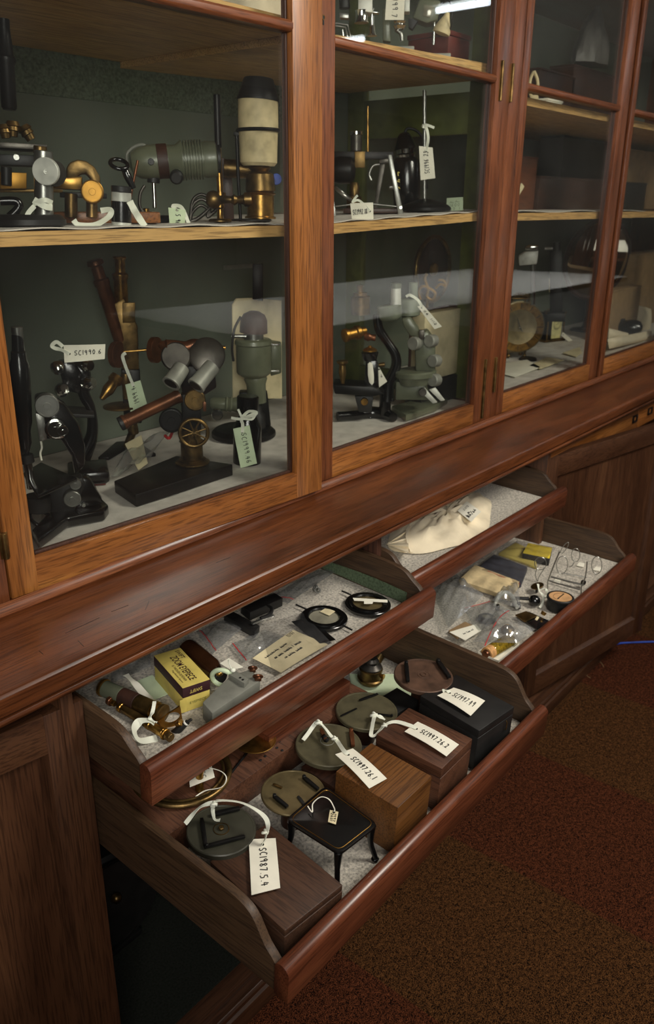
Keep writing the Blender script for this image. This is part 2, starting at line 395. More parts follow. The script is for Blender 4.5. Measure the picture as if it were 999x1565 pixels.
def carpet():
    m, nt, b = mat('carpet_tiles'); b.inputs['Roughness'].default_value = .95; b.inputs['Specular IOR Level'].default_value = .1
    tc = node(nt, 'ShaderNodeTexCoord')
    sep = node(nt, 'ShaderNodeSeparateXYZ'); link(nt, tc, 'Object', sep, 'Vector')
    # broad bands of two dyes, half-metre tiles
    d1 = node(nt, 'ShaderNodeMath', operation='DIVIDE'); d1.inputs[1].default_value = TILE; 
    s1 = node(nt, 'ShaderNodeMath', operation='SUBTRACT'); s1.inputs[1].default_value = TX0; link(nt, sep, 'X', s1, 0); link(nt, s1, 0, d1, 0)
    fl = node(nt, 'ShaderNodeMath', operation='FLOOR'); link(nt, d1, 0, fl, 0)
    md = node(nt, 'ShaderNodeMath', operation='FLOORED_MODULO'); md.inputs[1].default_value = 2; link(nt, fl, 0, md, 0)
    mix = node(nt, 'ShaderNodeMix', data_type='RGBA'); mix.inputs[6].default_value = lin((142, 84, 57)); mix.inputs[7].default_value = lin((142, 99, 61))
    nt.links.new(md.outputs[0], mix.inputs[0])
    vo = node(nt, 'ShaderNodeTexVoronoi', Scale=420.0, Randomness=.75); link(nt, tc, 'Object', vo, 'Vector')
    r = ramp(nt, [(.0, (255, 255, 255)), (.35, (225, 215, 205)), (.75, (70, 66, 66))]); link(nt, vo, 'Distance', r, 'Fac')
    nz = node(nt, 'ShaderNodeTexNoise', Scale=120.0, Detail=4.0); link(nt, tc, 'Object', nz, 'Vector')
    r2 = ramp(nt, [(.3, (120, 116, 116)), (.7, (255, 250, 240))]); link(nt, nz, 'Fac', r2, 'Fac')
    a = node(nt, 'ShaderNodeMix', data_type='RGBA', blend_type='MULTIPLY'); a.inputs[0].default_value = 1
    nt.links.new(mix.outputs[2], a.inputs[6]); nt.links.new(r.outputs['Color'], a.inputs[7])
    c = node(nt, 'ShaderNodeMix', data_type='RGBA', blend_type='MULTIPLY'); c.inputs[0].default_value = .8
    nt.links.new(a.outputs[2], c.inputs[6]); nt.links.new(r2.outputs['Color'], c.inputs[7]); nt.links.new(c.outputs[2], b.inputs['Base Color'])
    bp = node(nt, 'ShaderNodeBump', Strength=1.0, Distance=.003); bp.invert = True; link(nt, vo, 'Distance', bp, 'Height'); link(nt, bp, 'Normal', b, 'Normal')
    return m
TX0 = at_z(839, 1359, 0).x; TILE = at_z(850, 1165, 0).x - TX0
carpet()
# ------------------------------------------------------------------ the room
struct('floor', MB().bar((-3, -4, -.03), (9, 2.2, 0), bev=0), 'carpet_tiles')
struct('wall_back', MB().bar((-3, 2.2, 0), (9, 2.3, 2.72), bev=0), 'wall_paint')
struct('wall_left', MB().bar((-3.1, -4, 0), (-3, 2.3, 2.72), bev=0), 'wall_paint')
struct('wall_front', MB().bar((-3.1, -4.1, 0), (9, -4, 2.72), bev=0), 'wall_paint')
struct('wall_right', MB().bar((9, -4.1, 0), (9.1, 2.3, 2.72), bev=0), 'wall_paint')
struct('ceiling', MB().bar((-3.1, -4.1, 2.72), (9.1, 2.3, 2.8), bev=0), 'ceiling_paint')
# ------------------------------------------------------------------ upper glazed cabinet
LZ = .9          # ledge top
YD = .925        # front plane of the closed doors
XL, XR = .30, 3.90
BACK = 1.42
CH = 1.985       # head of the cabinet
FLZ = .932       # cabinet floor inside
cab = thing('display_cabinet', 'tall glazed wooden display cabinet standing above the long wooden ledge', 'display cabinet', (1.7, 1.1, .9))
xp = [at_y(u, v, YD).x for u, v in ((18, 908), (50, 833), (437, 695), (474, 745), (479, 740), (508, 709), (725, 605), (742, 637), (758, 628), (770, 591), (903, 543), (911, 570), (914, 569), (925, 537))]
zb_out = at_y(610, 691, YD).z; zb_in = at_y(610, 659, YD).z
mz0 = at_y(750, 125, YD).z; mz1 = at_y(750, 112, YD).z
print('door x', xp, 'rail z', zb_out, zb_in, 'muntin', mz0, mz1)
part('back_panel', MB().bar((XL, BACK, .9), (XR, BACK + .015, CH), bev=0), 'back_paint', cab)
part('felt_strip', MB().bar((XL + .02, BACK - .004, at_y(250, 166, BACK).z), (1.70, BACK, at_y(250, 90, BACK).z), bev=0), 'back_felt', cab, 'speckled green felt strip')
part('cabinet_floor', MB().bar((XL, .94, .905), (XR, BACK, FLZ), bev=.001), W_DARK[0], cab)
part('floor_cloth', MB().sheet(lambda s, t: (XL + .03 + s * 1.465, .955 + t * .45, FLZ + .0025 + .0012 * math.sin(s * 40) * math.cos(t * 17)), 60, 14, .002), 'white_cloth', cab, 'white cloth lining')
part('floor_cloth', MB().sheet(lambda s, t: (1.84 + s * 2.0, .955 + t * .45, FLZ + .003 + .0015 * math.sin(s * 30) * math.cos(t * 13)), 50, 14, .002), 'white_cloth', cab, 'white cloth lining')
part('side_panel', MB().bar((XL - .02, .94, .9), (XL, BACK, CH)), W_FRAME[2], cab)
part('side_panel', MB().bar((XR, .94, .9), (XR + .02, BACK, CH)), W_FRAME[2], cab)
part('top_panel', MB().bar((XL - .02, .92, CH), (XR + .02, BACK, CH + .03)), W_FRAME[0], cab)
# posts between the pairs of doors
part('post', MB().bar((XL - .02, YD, zb_out - .003), (xp[0] - .003, YD + .03, CH)), W_FRAME[2], cab)
part('post', MB().bar((xp[7] + .002, YD + .001, zb_out - .003), (xp[8] - .002, YD + .03, CH)), W_FRAME[2], cab)
# plinth moulding under the doors
prof = [(.9, YD - .0125), (.9, YD + .03), (zb_out - .002, YD + .03), (zb_out - .002, YD - .001), (zb_out - .006, YD - .004), (.9175, YD - .006), (.914, YD - .0115), (.909, YD - .0145), (.904, YD - .0155)]
part('base_moulding', MB().prism([(XL - .03, y, z) for z, y in prof], (XR - XL + .05, 0, 0), bev=.0006), W_FRAME[0], cab)
# shelves
SH1 = at_y(200, 350, .96).z
def shelf(x0, x1, z0, z1, y0=.958, y1=BACK - .006, th=.017):
    part('shelf', MB().add([(x0, y0, z0), (x1, y0, z1), (x1, y1, z1), (x0, y1, z0), (x0, y0, z0 - th), (x1, y0, z1 - th), (x1, y1, z1 - th), (x0, y1, z0 - th)],
        [(0, 1, 2, 3), (7, 6, 5, 4), (0, 4, 5, 1), (1, 5, 6, 2), (2, 6, 7, 3), (3, 7, 4, 0)]), W_SHELF[0], cab)
xa, xb = 1.10, 1.798
zq = lambda u, v, x: None
s2a, s2b = at_y(508, 342, .958), at_y(718, 326, .958)
sl = (s2b.z - s2a.z) / (s2b.x - s2a.x)
S2 = lambda x: s2a.z + (x - s2a.x) * sl
shelf(XL + .004, xa - .001, SH1, SH1)
shelf(xa + .001, xb, S2(xa), S2(xb))
t2a, t2b = at_y(508, 52, .958), at_y(707, 90, .958)
slt = (t2b.z - t2a.z) / (t2b.x - t2a.x); T2 = lambda x: t2a.z + (x - t2a.x) * slt
shelf(xa + .001, xb, T2(xa), T2(xb))
TL = at_y(405, 17, .958).z
shelf(XL + .004, xa - .001, TL, TL)
SH3 = at_y(850, 325, .958).z; SH4 = at_y(850, 158, .958).z
shelf(1.832, XR - .004, SH3, SH3); shelf(1.832, XR - .004, SH4, SH4)
part('shelf_cloth', MB().sheet(lambda s, t: (XL + .03 + s * .75, .965 + t * .43, SH1 + .0025 + .0012 * math.sin(s * 37) * math.cos(t * 12)), 40, 10, .0015), 'white_cloth', cab)
part('shelf_cloth', MB().sheet(lambda s, t: (xa + .01 + s * .68, .965 + t * .43, S2(xa + .01 + s * .68) + .0025 + .0012 * math.sin(s * 37) * math.cos(t * 12)), 40, 10, .0015), 'white_cloth', cab)
part('shelf_cloth', MB().sheet(lambda s, t: (1.84 + s * .9, .960 + t * .2, SH3 + .003 + .002 * math.sin(s * 17 + t * 3)), 40, 10, .0015), 'white_cloth', cab)
# green painted glazed frame that closes the right end of the second bay
gx = 1.805
gf = MB(); gy0, gy1 = at_x(702, 400, gx).y, BACK - .004; gya = at_x(730, 400, gx).y
gz0, gz1 = FLZ + .004, S2(1.69)
gf = MB().bar((gx, gya, FLZ + .004), (gx + .022, gy0, CH - .004)).bar((gx, gy1 - .05, FLZ + .004), (gx + .022, gy1, CH - .004))
for z0_, z1_ in ((FLZ + .004, FLZ + .05), (at_x(640, 200, gx).z - .012, at_x(650, 146, gx).z), (CH - .05, CH - .004)):
    gf.bar((gx + .001, gy0 - .001, z0_), (gx + .021, gy1 - .049, z1_))
g = part('end_frame', gf, 'green_paint', cab, 'green painted frame')
part('end_glass', MB().bar((gx + .009, gy0 - .005, FLZ + .03), (gx + .013, gy1 - .03, CH - .03), bev=0), 'window_glass', g)
# doors
def door(x0, xi0, xi1, x1, ang=0.0, hinge='L', bead=0, key=None, zt=CH - .004):
    fy = YD; th = .024
    mb = MB(); hx = x0 if hinge == 'L' else x1
    Rz = M.Translation((hx, fy, 0)) @ M.Rotation(ang, 4, 'Z') @ M.Translation((-hx, -fy, 0))
    def tf(m):
        m.v = [Rz @ v for v in m.v]; return m
    # stiles, with a moulded inner edge
    wm = W_DOOR[2] if x0 < 1.5 and hinge == 'L' else W_FRAME[2]
    d = part('door', tf(MB().bar((x0, fy, zb_out), (xi0, fy + th, zt))), wm, cab)
    part('stile', tf(MB().bar((xi1, fy, zb_out), (x1, fy + th, zt))), wm, d)
    rl = MB().bar((xi0 - .001, fy + .0006, zb_out), (xi1 + .001, fy + th, zb_in), bev=.0006)
    part('bottom_rail', tf(rl), W_DOOR[0], d)
    part('glazing_bar', tf(MB().prism([(xi0 - .001, fy + .003, mz0), (xi0 - .001, fy - .001, mz0 + .004), (xi0 - .001, fy - .001, mz1 - .004), (xi0 - .001, fy + .003, mz1), (xi0 - .001, fy + th, mz1), (xi0 - .001, fy + th, mz0)], (xi1 - xi0 + .002, 0, 0), bev=.0008)), W_FRAME[0], d)
    bd = MB()
    bw = .005
    for a, b_ in (((xi0, zb_in), (xi0 + bw, zt)), ((xi1 - bw, zb_in), (xi1, zt)), ((xi0 + bw, zb_in), (xi1 - bw, zb_in + bw))):
        part('glazing_bead', tf(MB().bar((a[0], fy + .010, a[1]), (b_[0], fy + .018, b_[1]), bev=.002)), W_DARK[2], d)
    part('glass_pane', tf(MB().bar((xi0 - .003, fy + .0125, zb_in - .003), (xi1 + .003, fy + .0155, mz0 + .003), bev=0)), 'window_glass', d)
    part('glass_pane', tf(MB().bar((xi0 - .003, fy + .0125, mz1 - .003), (xi1 + .003, fy + .0155, zt), bev=0)), 'window_glass', d)
    if bead: part('meeting_bead', tf(MB().bar((x0 - .004, fy - .006, zb_out), (x0 + .002, fy + .004, zt), bev=.002).bar((x0 + .003, fy - .004, zb_out), (x0 + .0055, fy + .004, zt), bev=.001)), W_FRAME[2], d)
    if key:
        kp = at_y(key[0], key[1], fy - .0004); k = MB().cyl(kp + V((0, .001, .003)), kp + V((0, -.0004, .003)), .0024, seg=14)
        k.prism([kp + V((-.0011, -.0005, .003)), kp + V((.0011, -.0005, .003)), kp + V((.0016, -.0005, -.007)), kp + V((-.0016, -.0005, -.007))], (0, .001, 0), bev=0)
        esc = MB().ring(kp + V((0, .0005, .003)), (0, -1, 0), .0038, .0025, .0012, 18)
        e = part('escutcheon', esc, 'dark_brass', d); part('keyhole', k, 'black_matte', d)
    return d
a1 = ray(1705, 306); ang1 = math.atan2(a1.y, a1.x)
print('door1 angle', math.degrees(ang1))
door(*xp[0:4], ang=max(-.06, ang1), hinge='L')
d2 = door(*xp[4:8], hinge='R', bead=1, key=(494, 30))
d3 = door(*xp[8:12], hinge='L')
d4 = door(xp[12], xp[13], 3.03, 3.09, hinge='R', bead=1, key=(963, 140))
door(3.122, 3.16, 3.79, 3.85, hinge='L')
part('post', MB().bar((3.092, YD + .001, zb_out - .003), (3.120, YD + .03, CH)), W_FRAME[2], cab)
part('post', MB().bar((3.853, YD + .001, zb_out - .003), (XR + .02, YD + .03, CH)), W_FRAME[2], cab)
def hinge_leaf(d, u, v0, v1, w=.0045):
    p = at_y(u, v0, YD - .003); q = at_y(u, v1, YD - .003)
    part('hinge', MB().cyl((p.x, YD - .003, q.z), (p.x, YD - .003, p.z), w * .62, seg=14).bar((p.x - w, YD - .0012, q.z), (p.x + w, YD + .001, p.z), bev=.0004), 'dark_brass', d)
hinge_leaf(d2, 769, 92, 155); hinge_leaf(d3, 785, 97, 157); hinge_leaf(d2, 743, 549, 637); hinge_leaf(d3, 759, 546, 598); hinge_leaf(cab, 5, 815, 856, .006)
# ------------------------------------------------------------------ ledge
ledge = thing('ledge', 'long polished wooden ledge running under the glazed doors', 'ledge', (1.7, .85, LZ - .04))
lp = [(.785 + .18, LZ - .04), (.785 + .18, LZ), (.757, LZ), (.7535, LZ - .001), (.7505, LZ - .004), (.750, LZ - .008), (.7505, LZ - .026), (.754, LZ - .029), (.764, LZ - .030), (.764, LZ - .0325), (.7565, LZ - .034), (.755, LZ - .038), (.757, LZ - .042), (.766, LZ - .044), (.785, LZ - .044)]
part('worktop', MB().prism([(-.6, y, z) for y, z in lp], (4.2, 0, 0), bev=.0005), W_LEDGE[0], ledge)
for (u0, v0, u1, v1) in ((119, 979, 128, 988), (222, 932, 228, 918), (100, 968, 152, 944), (170, 935, 196, 925), (330, 860, 352, 852), (700, 686, 722, 681), (60, 995, 66, 1000)):
    a, b_ = at_z(u0, v0, LZ), at_z(u1, v1, LZ); part('scratch', MB().ribbon([a + V((0, 0, .0002)), b_ + V((0, 0, .0002))], .0006, .0003, smooth=0), 'black_matte', ledge)
# ------------------------------------------------------------------ lower cabinet
BX0, BX1 = .47, 1.81
XM0, XM1 = 1.122, 1.136
CF = .79          # carcass front
CBK = 1.43
PZ = .1           # top of the plinth
low = thing('lower_cabinet', 'dark wooden lower cupboard with pulled out drawers under the ledge', 'cupboard', (1.2, 1.0, 0))
c = MB()
part('carcass_side', MB().bar((BX0 - .018, CF, PZ), (BX0 - .001, CBK, LZ - .045)), W_LOWER[2], low)
part('carcass_side', MB().bar((BX1 + .001, CF, PZ), (BX1 + .018, CBK, LZ - .045)), W_LOWER[2], low)
part('carcass_side', MB().bar((XR - .02, CF, PZ), (XR, CBK, LZ - .045)), W_LOWER[2], low)
part('divider', MB().bar((XM0, CF + .01, .5), (XM1, CBK, LZ - .045)), W_DARK[2], low)
part('back_panel', MB().bar((-.5, CBK, 0), (XR, CBK + .015, LZ - .045)), W_DARK[0], low)
part('cabinet_floor', MB().bar((-.5, CF, PZ - .016), (XR, CBK, PZ)), W_LOWER[0], low)
part('cabinet_floor_felt', MB().bar((BX0 + .002, CF + .03, PZ + .0005), (BX1 - .002, CBK - .004, PZ + .004), bev=0), 'old_baize', low)
pl_ = [(CBK, 0), (CBK, PZ - .017), (.776, PZ - .017), (.772, PZ - .022), (.772, PZ - .030), (.785, PZ - .037), (.788, PZ - .045), (.788, PZ - .055), (.782, PZ - .06), (.782, 0)]
part('plinth', MB().prism([(-.5, y, z) for y, z in pl_], (XR + .5, 0, 0), bev=.0008), W_LOWER[0], low)
# small drawers at the right, behind the open cupboard door
sd = MB().bar((1.84, CF + .012, LZ - .125), (XR - .03, CF + .028, LZ - .05))
nd = part('drawer_front', MB().bar((1.84, CF + .006, LZ - .13), (2.445, CF + .022, LZ - .048)), W_DOOR[0], low)
nd2 = part('drawer_front', MB().bar((2.452, CF + .006, LZ - .13), (3.0, CF + .022, LZ - .048)), W_DOOR[0], low)
for u, v in ((970, 640), (993, 628)):
    p = at_y(u, v, CF + .004); h = MB(); w2, h2 = .017, .0105
    for a, b_ in (((-w2, -h2), (w2, -h2 + .003)), ((-w2, h2 - .003), (w2, h2)), ((-w2, -h2), (-w2 + .003, h2)), ((w2 - .003, -h2), (w2, h2))):
        h.bar((p.x + a[0], CF + .001, p.z + a[1]), (p.x + b_[0], CF + .006, p.z + b_[1]), bev=.0006)
    part('card_holder', h, 'iron_black', nd if u < 980 else nd2)
# hinged cupboard doors
def panel_door(hx, hy, ang, width, z0, z1, side, st=.052):
    """panelled door; side=+1 leaf runs to the right from the hinge, -1 to the left"""
    Rz = M.Translation((hx, hy, 0)) @ M.Rotation(ang, 4, 'Z')
    th = .022
    def tf(m): m.v = [Rz @ V((v.x * side, v.y, v.z)) for v in m.v]; return m
    d = part('cupboard_door', tf(MB().bar((0, 0, z0), (st, th, z1))), W_LOWER[2], low)
    part('stile', tf(MB().bar((width - st, 0, z0), (width, th, z1))), W_LOWER[2], d)
    part('top_rail', tf(MB().bar((st - .0005, .0004, z1 - st * 1.05), (width - st + .0005, th, z1), bev=.0006)), W_LOWER[0], d)
    part('bottom_rail', tf(MB().bar((st - .0005, .0004, z0), (width - st + .0005, th, z0 + st * 1.15), bev=.0006)), W_LOWER[0], d)
    i0, i1, k0, k1 = st, width - st, z0 + st * 1.15, z1 - st * 1.05
    bv = .008
    ch = MB()
    for q in ([(i0, 0, k0), (i0 + bv, .011, k0 + bv), (i0 + bv, .011, k1 - bv), (i0, 0, k1)], [(i1, 0, k1), (i1 - bv, .011, k1 - bv), (i1 - bv, .011, k0 + bv), (i1, 0, k0)], [(i0, 0, k1), (i0 + bv, .011, k1 - bv), (i1 - bv, .011, k1 - bv), (i1, 0, k1)], [(i1, 0, k0), (i1 - bv, .011, k0 + bv), (i0 + bv, .011, k0 + bv), (i0, 0, k0)]):
        ch.prism(q, (0, .006, 0), bev=0)
    part('panel_moulding', tf(ch), W_LOWER[2], d)
    part('door_panel', tf(MB().bar((i0 + .002, .0105, k0 + .002), (i1 - .002, th - .003, k1 - .002), bev=0)), W_LOWER[2], d)
    return d
zt_r = LZ - .083
pr = at_z(836, 702, zt_r); dr_ = at_z(999, 651, zt_r) - pr
dl_ = at_z(126, 1070, zt_r) - at_z(40, 1106, zt_r)
angR = math.atan2(dr_.y, dr_.x); angL = math.atan2(dl_.y, dl_.x)
print('cupboard doors', pr, math.degrees(angR), math.degrees(angL), at_z(126, 1070, zt_r), 'bottom right', at_y(813, 1057, pr.y))
panel_door(pr.x, pr.y, angR, .62, at_y(813, 1057, pr.y).z, zt_r, 1)
pl2 = at_z(126, 1070, zt_r)
panel_door(pl2.x, pl2.y, angL, .62, .125, zt_r, -1)
# ------------------------------------------------------------------ drawers
class Drawer:
    def __init__(s, label, x0, x1, yf, ztop, slope, hf, hs, depth, lining='grey_felt', bot=None):
        """yf front face, ztop front rail top, hf rail height, hs height of the sides above the rail top"""
        s.x0, s.x1, s.yf, s.slope = x0, x1, yf, slope
        s.pitch = math.atan(slope)
        s.o = V((x0, yf, ztop - hf)); s.R = M.Rotation(s.pitch, 3, 'X'); s.hf, s.hs = hf, hs
        W = x1 - x0; T = .011; rt = .021
        s.fl = .010            # floor height above the rail bottom
        L = s.loc
        d = part('drawer', s.mb(MB().bar((T, rt - .002, .004), (W - T, depth, s.fl - .0015), bev=0)), W_SIDE[1], low, label)
        s.d = d
        # front rail with rounded top
        pr_ = [(0, 0), (0, hf - .010), (.0015, hf - .0055), (.005, hf - .002), (.010, hf), (.015, hf - .0005), (.019, hf - .003), (rt, hf - .007), (rt, 0)]
        part('drawer_front', s.mb(MB().prism([(-.003, y, z) for y, z in pr_], (W + .006, 0, 0), bev=.0003)), W_DRAWER[0], d)
        H = hf + hs
        sp = [(rt, 0), (rt, hf - .012), (rt + .008, hf - .004), (rt + .018, hf + hs * .10), (rt + .028, hf + hs * .42), (rt + .036, hf + hs * .68), (rt + .046, hf + hs * .86), (rt + .060, hf + hs * .96), (rt + .08, H), (depth, H), (depth, 0)]
        yz = [V((0, a, b_)) for a, b_ in sp]
        cv, _ = spline(yz[1:9], 5)
        yz = [yz[0]] + cv + yz[9:]
        for xx in (0, W - T):
            part('drawer_side', s.mb(MB().prism([(xx, p.y, p.z) for p in yz], (T, 0, 0), bev=.0005)), W_SIDE[1], d)
        part('drawer_back', s.mb(MB().bar((T, depth - .011, .004), (W - T, depth, H - .01), bev=.0006)), W_SIDE[0], d)
        part('felt_lining', s.mb(MB().sheet(lambda a, b_: (T + .001 + a * (W - 2 * T - .002), rt + .001 + b_ * (depth - rt - .014), s.fl + .0008 + .0005 * math.sin(a * 31) * math.cos(b_ * 19)), 30, 16, .0015)), lining, d)
        s.n = s.R @ V((0, 0, 1)); s.fy = s.R @ V((0, 1, 0))
        s.f0 = s.loc(0, 0, s.fl + .002)
    def loc(s, a, b_, c_): return s.o + s.R @ V((a, b_, c_))
    def mb(s, m): m.v = [s.o + s.R @ v for v in m.v]; return m
    K = 1.0
    def p(s, u, v, h=0.0):
        """pixel to the point lying h above the lining"""
        return on_plane(u, v, s.f0 + s.n * h * s.K, s.n)
def mk(label, lpx, rpx, lbot, x0, slope, hs, depth, **kw):
    a = at_x(lpx[0], lpx[1], x0); b_ = at_y(rpx[0], rpx[1], a.y); c_ = at_y(lbot[0], lbot[1], a.y)
    print(label, a, b_, 'rail', a.z - c_.z)
    return Drawer(label, x0, b_.x, a.y, (a.z + b_.z) / 2, slope, a.z - c_.z, hs, depth, **kw)
D1 = mk('upper left drawer holding eyepieces and lenses', (230, 1168), (663, 903), (233, 1228), .485, .06, .022, .42)
D2 = mk('lower left drawer holding wooden boxes and metal discs', (441, 1480), (835, 1082), (438, 1537), .485, .06, .045, .46)
D3 = mk('upper right drawer holding a cloth bag', (636, 881), (866, 744), (638, 915), 1.138, .04, .028, .42)
D2.K = 1.22
D4 = mk('lower right drawer holding bags and wire frames', (750, 1030), (971, 855), (755, 1053), 1.138, .02, .036, .46)
# ------------------------------------------------------------------ things in the drawers
def rect_top(D, FL, FR, BR, h):
    a, b_, c_ = D.p(*FL, h), D.p(*FR, h), D.p(*BR, h)
    e = (b_ - a); f = (c_ - b_); f = f - e * (f.dot(e) / e.dot(e))
    if f.length < 1e-6: f = D.fy * .05
    return [a, b_, b_ + f, a + f]
def rect_block(D, FL, FR, BR, h, down, mb=None, bev=.001):
    q = rect_top(D, FL, FR, BR, h); (mb or MB()); m = mb or MB(); m.prism(q, D.n * -down, bev=bev); return m, q
def museum_tag(label, A, B, C_, D_, text, path=None, rev=False, hole=(.13, .5), size=.006, bend=.0015, wid=.0011, tx=(.24, .9), ty=(.33, .68), mats='paper', seed=1, rw=.006, tail=None, group=None):
    fn, n = quadmap(A, B, C_, D_, bend)
    if (CAM - V(A)).dot(n) < 0: n = -n
    base = (V(A) + V(B) + V(C_) + V(D_)) / 4
    t = thing('museum_tag', label, 'tag', base, group)
    part('card', MB().sheet(fn, 14, 6, .0005), mats, t)
    ink = MB()
    if text:
        for k, line in enumerate(text if isinstance(text, list) else [text]):
            N = len(text) if isinstance(text, list) else 1
            y1 = ty[1] - (ty[1] - ty[0]) * k / N * 1.0; y0 = y1 - (ty[1] - ty[0]) / N * .82
            f2 = (lambda s, tt: fn(1 - s, 1 - tt)) if rev else fn
            write(ink, line, f2, tx[0] if not rev else 1 - tx[1], tx[1] if not rev else 1 - tx[0], y0, y1, wid, n, seed + k)
        part('handwriting', ink, 'ink', t)
    hc = fn(*hole) + n * .0006
    part('punched_hole', MB().cyl(hc - n * .0003, hc + n * .0004, .0019, seg=16, bev=0), 'black_matte', t)
    if path:
        r = MB().ribbon([hc + n * .001] + [V(q) for q in path], rw, .0007, up=n, twist=.5)
        if tail: r.ribbon([V(q) for q in tail], rw, .0007, up=n, twist=.4)
        part('ribbon', r, 'ribbon_tape' if rw > .002 else 'paper', t)
    return t
def knot(D, t, p, r=.0035):
    part('knot', MB().torus(p, (.3, .5, .8), r, r * .5, 14, 8).torus(p + V((r * .5, 0, 0)), (.8, -.2, .3), r * .8, r * .45, 14, 8), 'ribbon_tape', t)
# ---- lower left drawer
D = D2
m, q = rect_block(D, (435, 1423), (524, 1352), (402, 1262), .038, .046, bev=.0018)
t = thing('wooden_board_box', 'flat walnut brown wooden box lying in the left end of the lowest drawer', 'box', (q[0] + q[2]) / 2 - D.n * .046)
part('lid', MB().prism(q, D.n * -.010, bev=.0018), W_WALN, t); part('box_body', MB().prism([x - D.n * .0106 for x in q], D.n * -.0350, bev=.001), W_WALN, t)
def disc_thing(label, cat, c, rp, h, th, m, foot, group='stage discs in the lowest drawer'):
    ctr = D.p(c[0], c[1], h); e = (D.p(c[0] + rp, c[1], h) - ctr); h_ = V((e.x, e.y, 0)); 
    r = (D.p(c[0] + rp, c[1], h) - D.p(c[0] - rp, c[1], h)).length / 2
    # horizontal pixel span crosses the disc obliquely, use distance based size
    r = rp * (ctr - CAM).length / F
    t = thing('stage_disc', label, cat, ctr - D.n * (h * D.K if foot else th), group)
    if foot: foot = h * D.K - th - .0006
    pr = [(r - .001, 0), (r, .001), (r, th - .0012), (r - .0012, th), (r * .93, th), (r * .925, th - .0003), (.003, th - .0003), (1e-4, th - .0003)]
    part('plate', MB().lathe(ctr - D.n * th, D.n, pr, 48), m, t)
    if foot: part('foot', MB().cyl(ctr - D.n * (th + foot), ctr - D.n * (th - .0002), r * .35, seg=20), W_DARK[0], t)
    return t, ctr, r
# slate disc on the board
t, c0, r0 = disc_thing('dark slate coloured disc with bar clips, tied to tag SC1987.5.4', 'disc', (338, 1267), 49, .044, .0085, 'slate_disc', 0)
def dbar(t, name, D, a, b_, h, w, th, m, end=None):
    p, q_ = D.p(a[0], a[1], h), D.p(b_[0], b_[1], h); ax = (q_ - p); s = ax.cross(D.n).normalized() * w / 2
    mb = MB().prism([p - s * .7, p - s * 1.0 + ax * .3, q_ - s * .8, q_ + s * .8, p + s * 1.0 + ax * .3, p + s * .7], D.n * th, bev=.0005)
    if end: mb.cyl(p + ax * .06, p + ax * .06 + D.n * (th + .002), w * .45, seg=14)
    return part(name, mb, m, t)
dbar(t, 'clip_bar', D, (308, 1253), (314, 1294), .045, .006, .004, 'iron_black'); dbar(t, 'clip_bar', D, (312, 1296), (374, 1280), .045, .005, .004, 'iron_black', 1)
dbar(t, 'clip_bar', D, (322, 1247), (366, 1237), .045, .007, .004, 'iron_black')
part('centre_screw', MB().cyl(c0, c0 + D.n * .0035, .0035, seg=16).ring(c0, D.n, .0105, .0095, .0006), 'dark_brass', t)
tg = lambda h, *ps: [D.p(u, v, h) for u, v in ps]
A, B, C_, E_ = tg(.042, (421, 1281), (428, 1357), (384, 1368), (380, 1283))
tt = museum_tag('white card tag written SC1987.5.4 lying on the flat walnut box', A, B, C_, E_, 'SC1987.5.4', [D.p(405, 1281, .052), D.p(409, 1258, .068), D.p(396, 1241, .072), D.p(366, 1226, .075), D.p(330, 1224, .075), D.p(325, 1235, .062), D.p(328, 1252, .05), D.p(336, 1253, .05)], size=1, tx=(.2, .93), ty=(.3, .62), seed=3, tail=[D.p(328, 1226, .074), D.p(305, 1234, .066), D.p(283, 1259, .052)])
knot(D, tt, D.p(405, 1272, .058)); knot(D, tt, D.p(327, 1229, .072))
# olive brass disc
t, c0, r0 = disc_thing('olive brass disc with two dark clips behind the black enamel stand', 'disc', (448, 1210), 47, .046, .004, 'olive_disc', .040)
dbar(t, 'clip', D, (463, 1189), (486, 1208), .047, .006, .004, 'iron_black', 1); dbar(t, 'clip', D, (418, 1218), (439, 1235), .047, .006, .004, 'iron_black', 1); dbar(t, 'slot', D, (455, 1217), (466, 1231), .0465, .005, .001, 'black_matte'); dbar(t, 'clip', D, (417, 1199), (431, 1205), .0465, .004, .002, 'dark_brass')
# black enamel stand
h = .052
cs = [D.p(*x, h) for x in ((436, 1252), (497, 1200), (578, 1259), (519, 1305))]
def rounded(q, r, k=6):
    out = []
    for i in range(4):
        p, a, b_ = q[i], (q[i - 1] - q[i]).normalized(), (q[(i + 1) % 4] - q[i]).normalized()
        for j in range(k + 1):
            s = j / k; out.append(p + a * r * (1 - s) ** 2 + b_ * r * s ** 2)
    return out
t = thing('enamel_stand', 'small black enamelled stand with gold line border and curved feet', 'stand', sum(cs, V()) / 4 - D.n * h * D.K)
part('top_plate', MB().prism(rounded(cs, .011), D.n * -.005, bev=.0012), 'black_enamel', t)
cen = sum(cs, V()) / 4
gl = [cen + (p - cen) * .9 + D.n * .0003 for p in rounded(cs, .011)]
part('gold_line', MB().tube(gl + [gl[0]], .00045, 5), 'gold_brass', t)
for i, px in enumerate(((459, 1270), (497, 1215), (580, 1298), (532, 1348))):
    tp = cen + (cs[i] - cen) * .86 - D.n * .004; bt = cen + (cs[i] - cen) * 1.0 - D.n * (h * D.K - .002); mid = (tp + bt) / 2 - (cs[i] - cen) * .06
    part('leg', MB().tube([tp, mid, bt + D.n * .004, bt], .004, 10, smooth=5, rad=[.0062, .0038, .0036, .0052]).ball(bt + D.n * .001, .0055, (1, 1, .5), 12), 'black_enamel', t)
A, B, C_, E_ = tg(.0545, (517, 1241), (513, 1260), (501, 1256), (504, 1238))
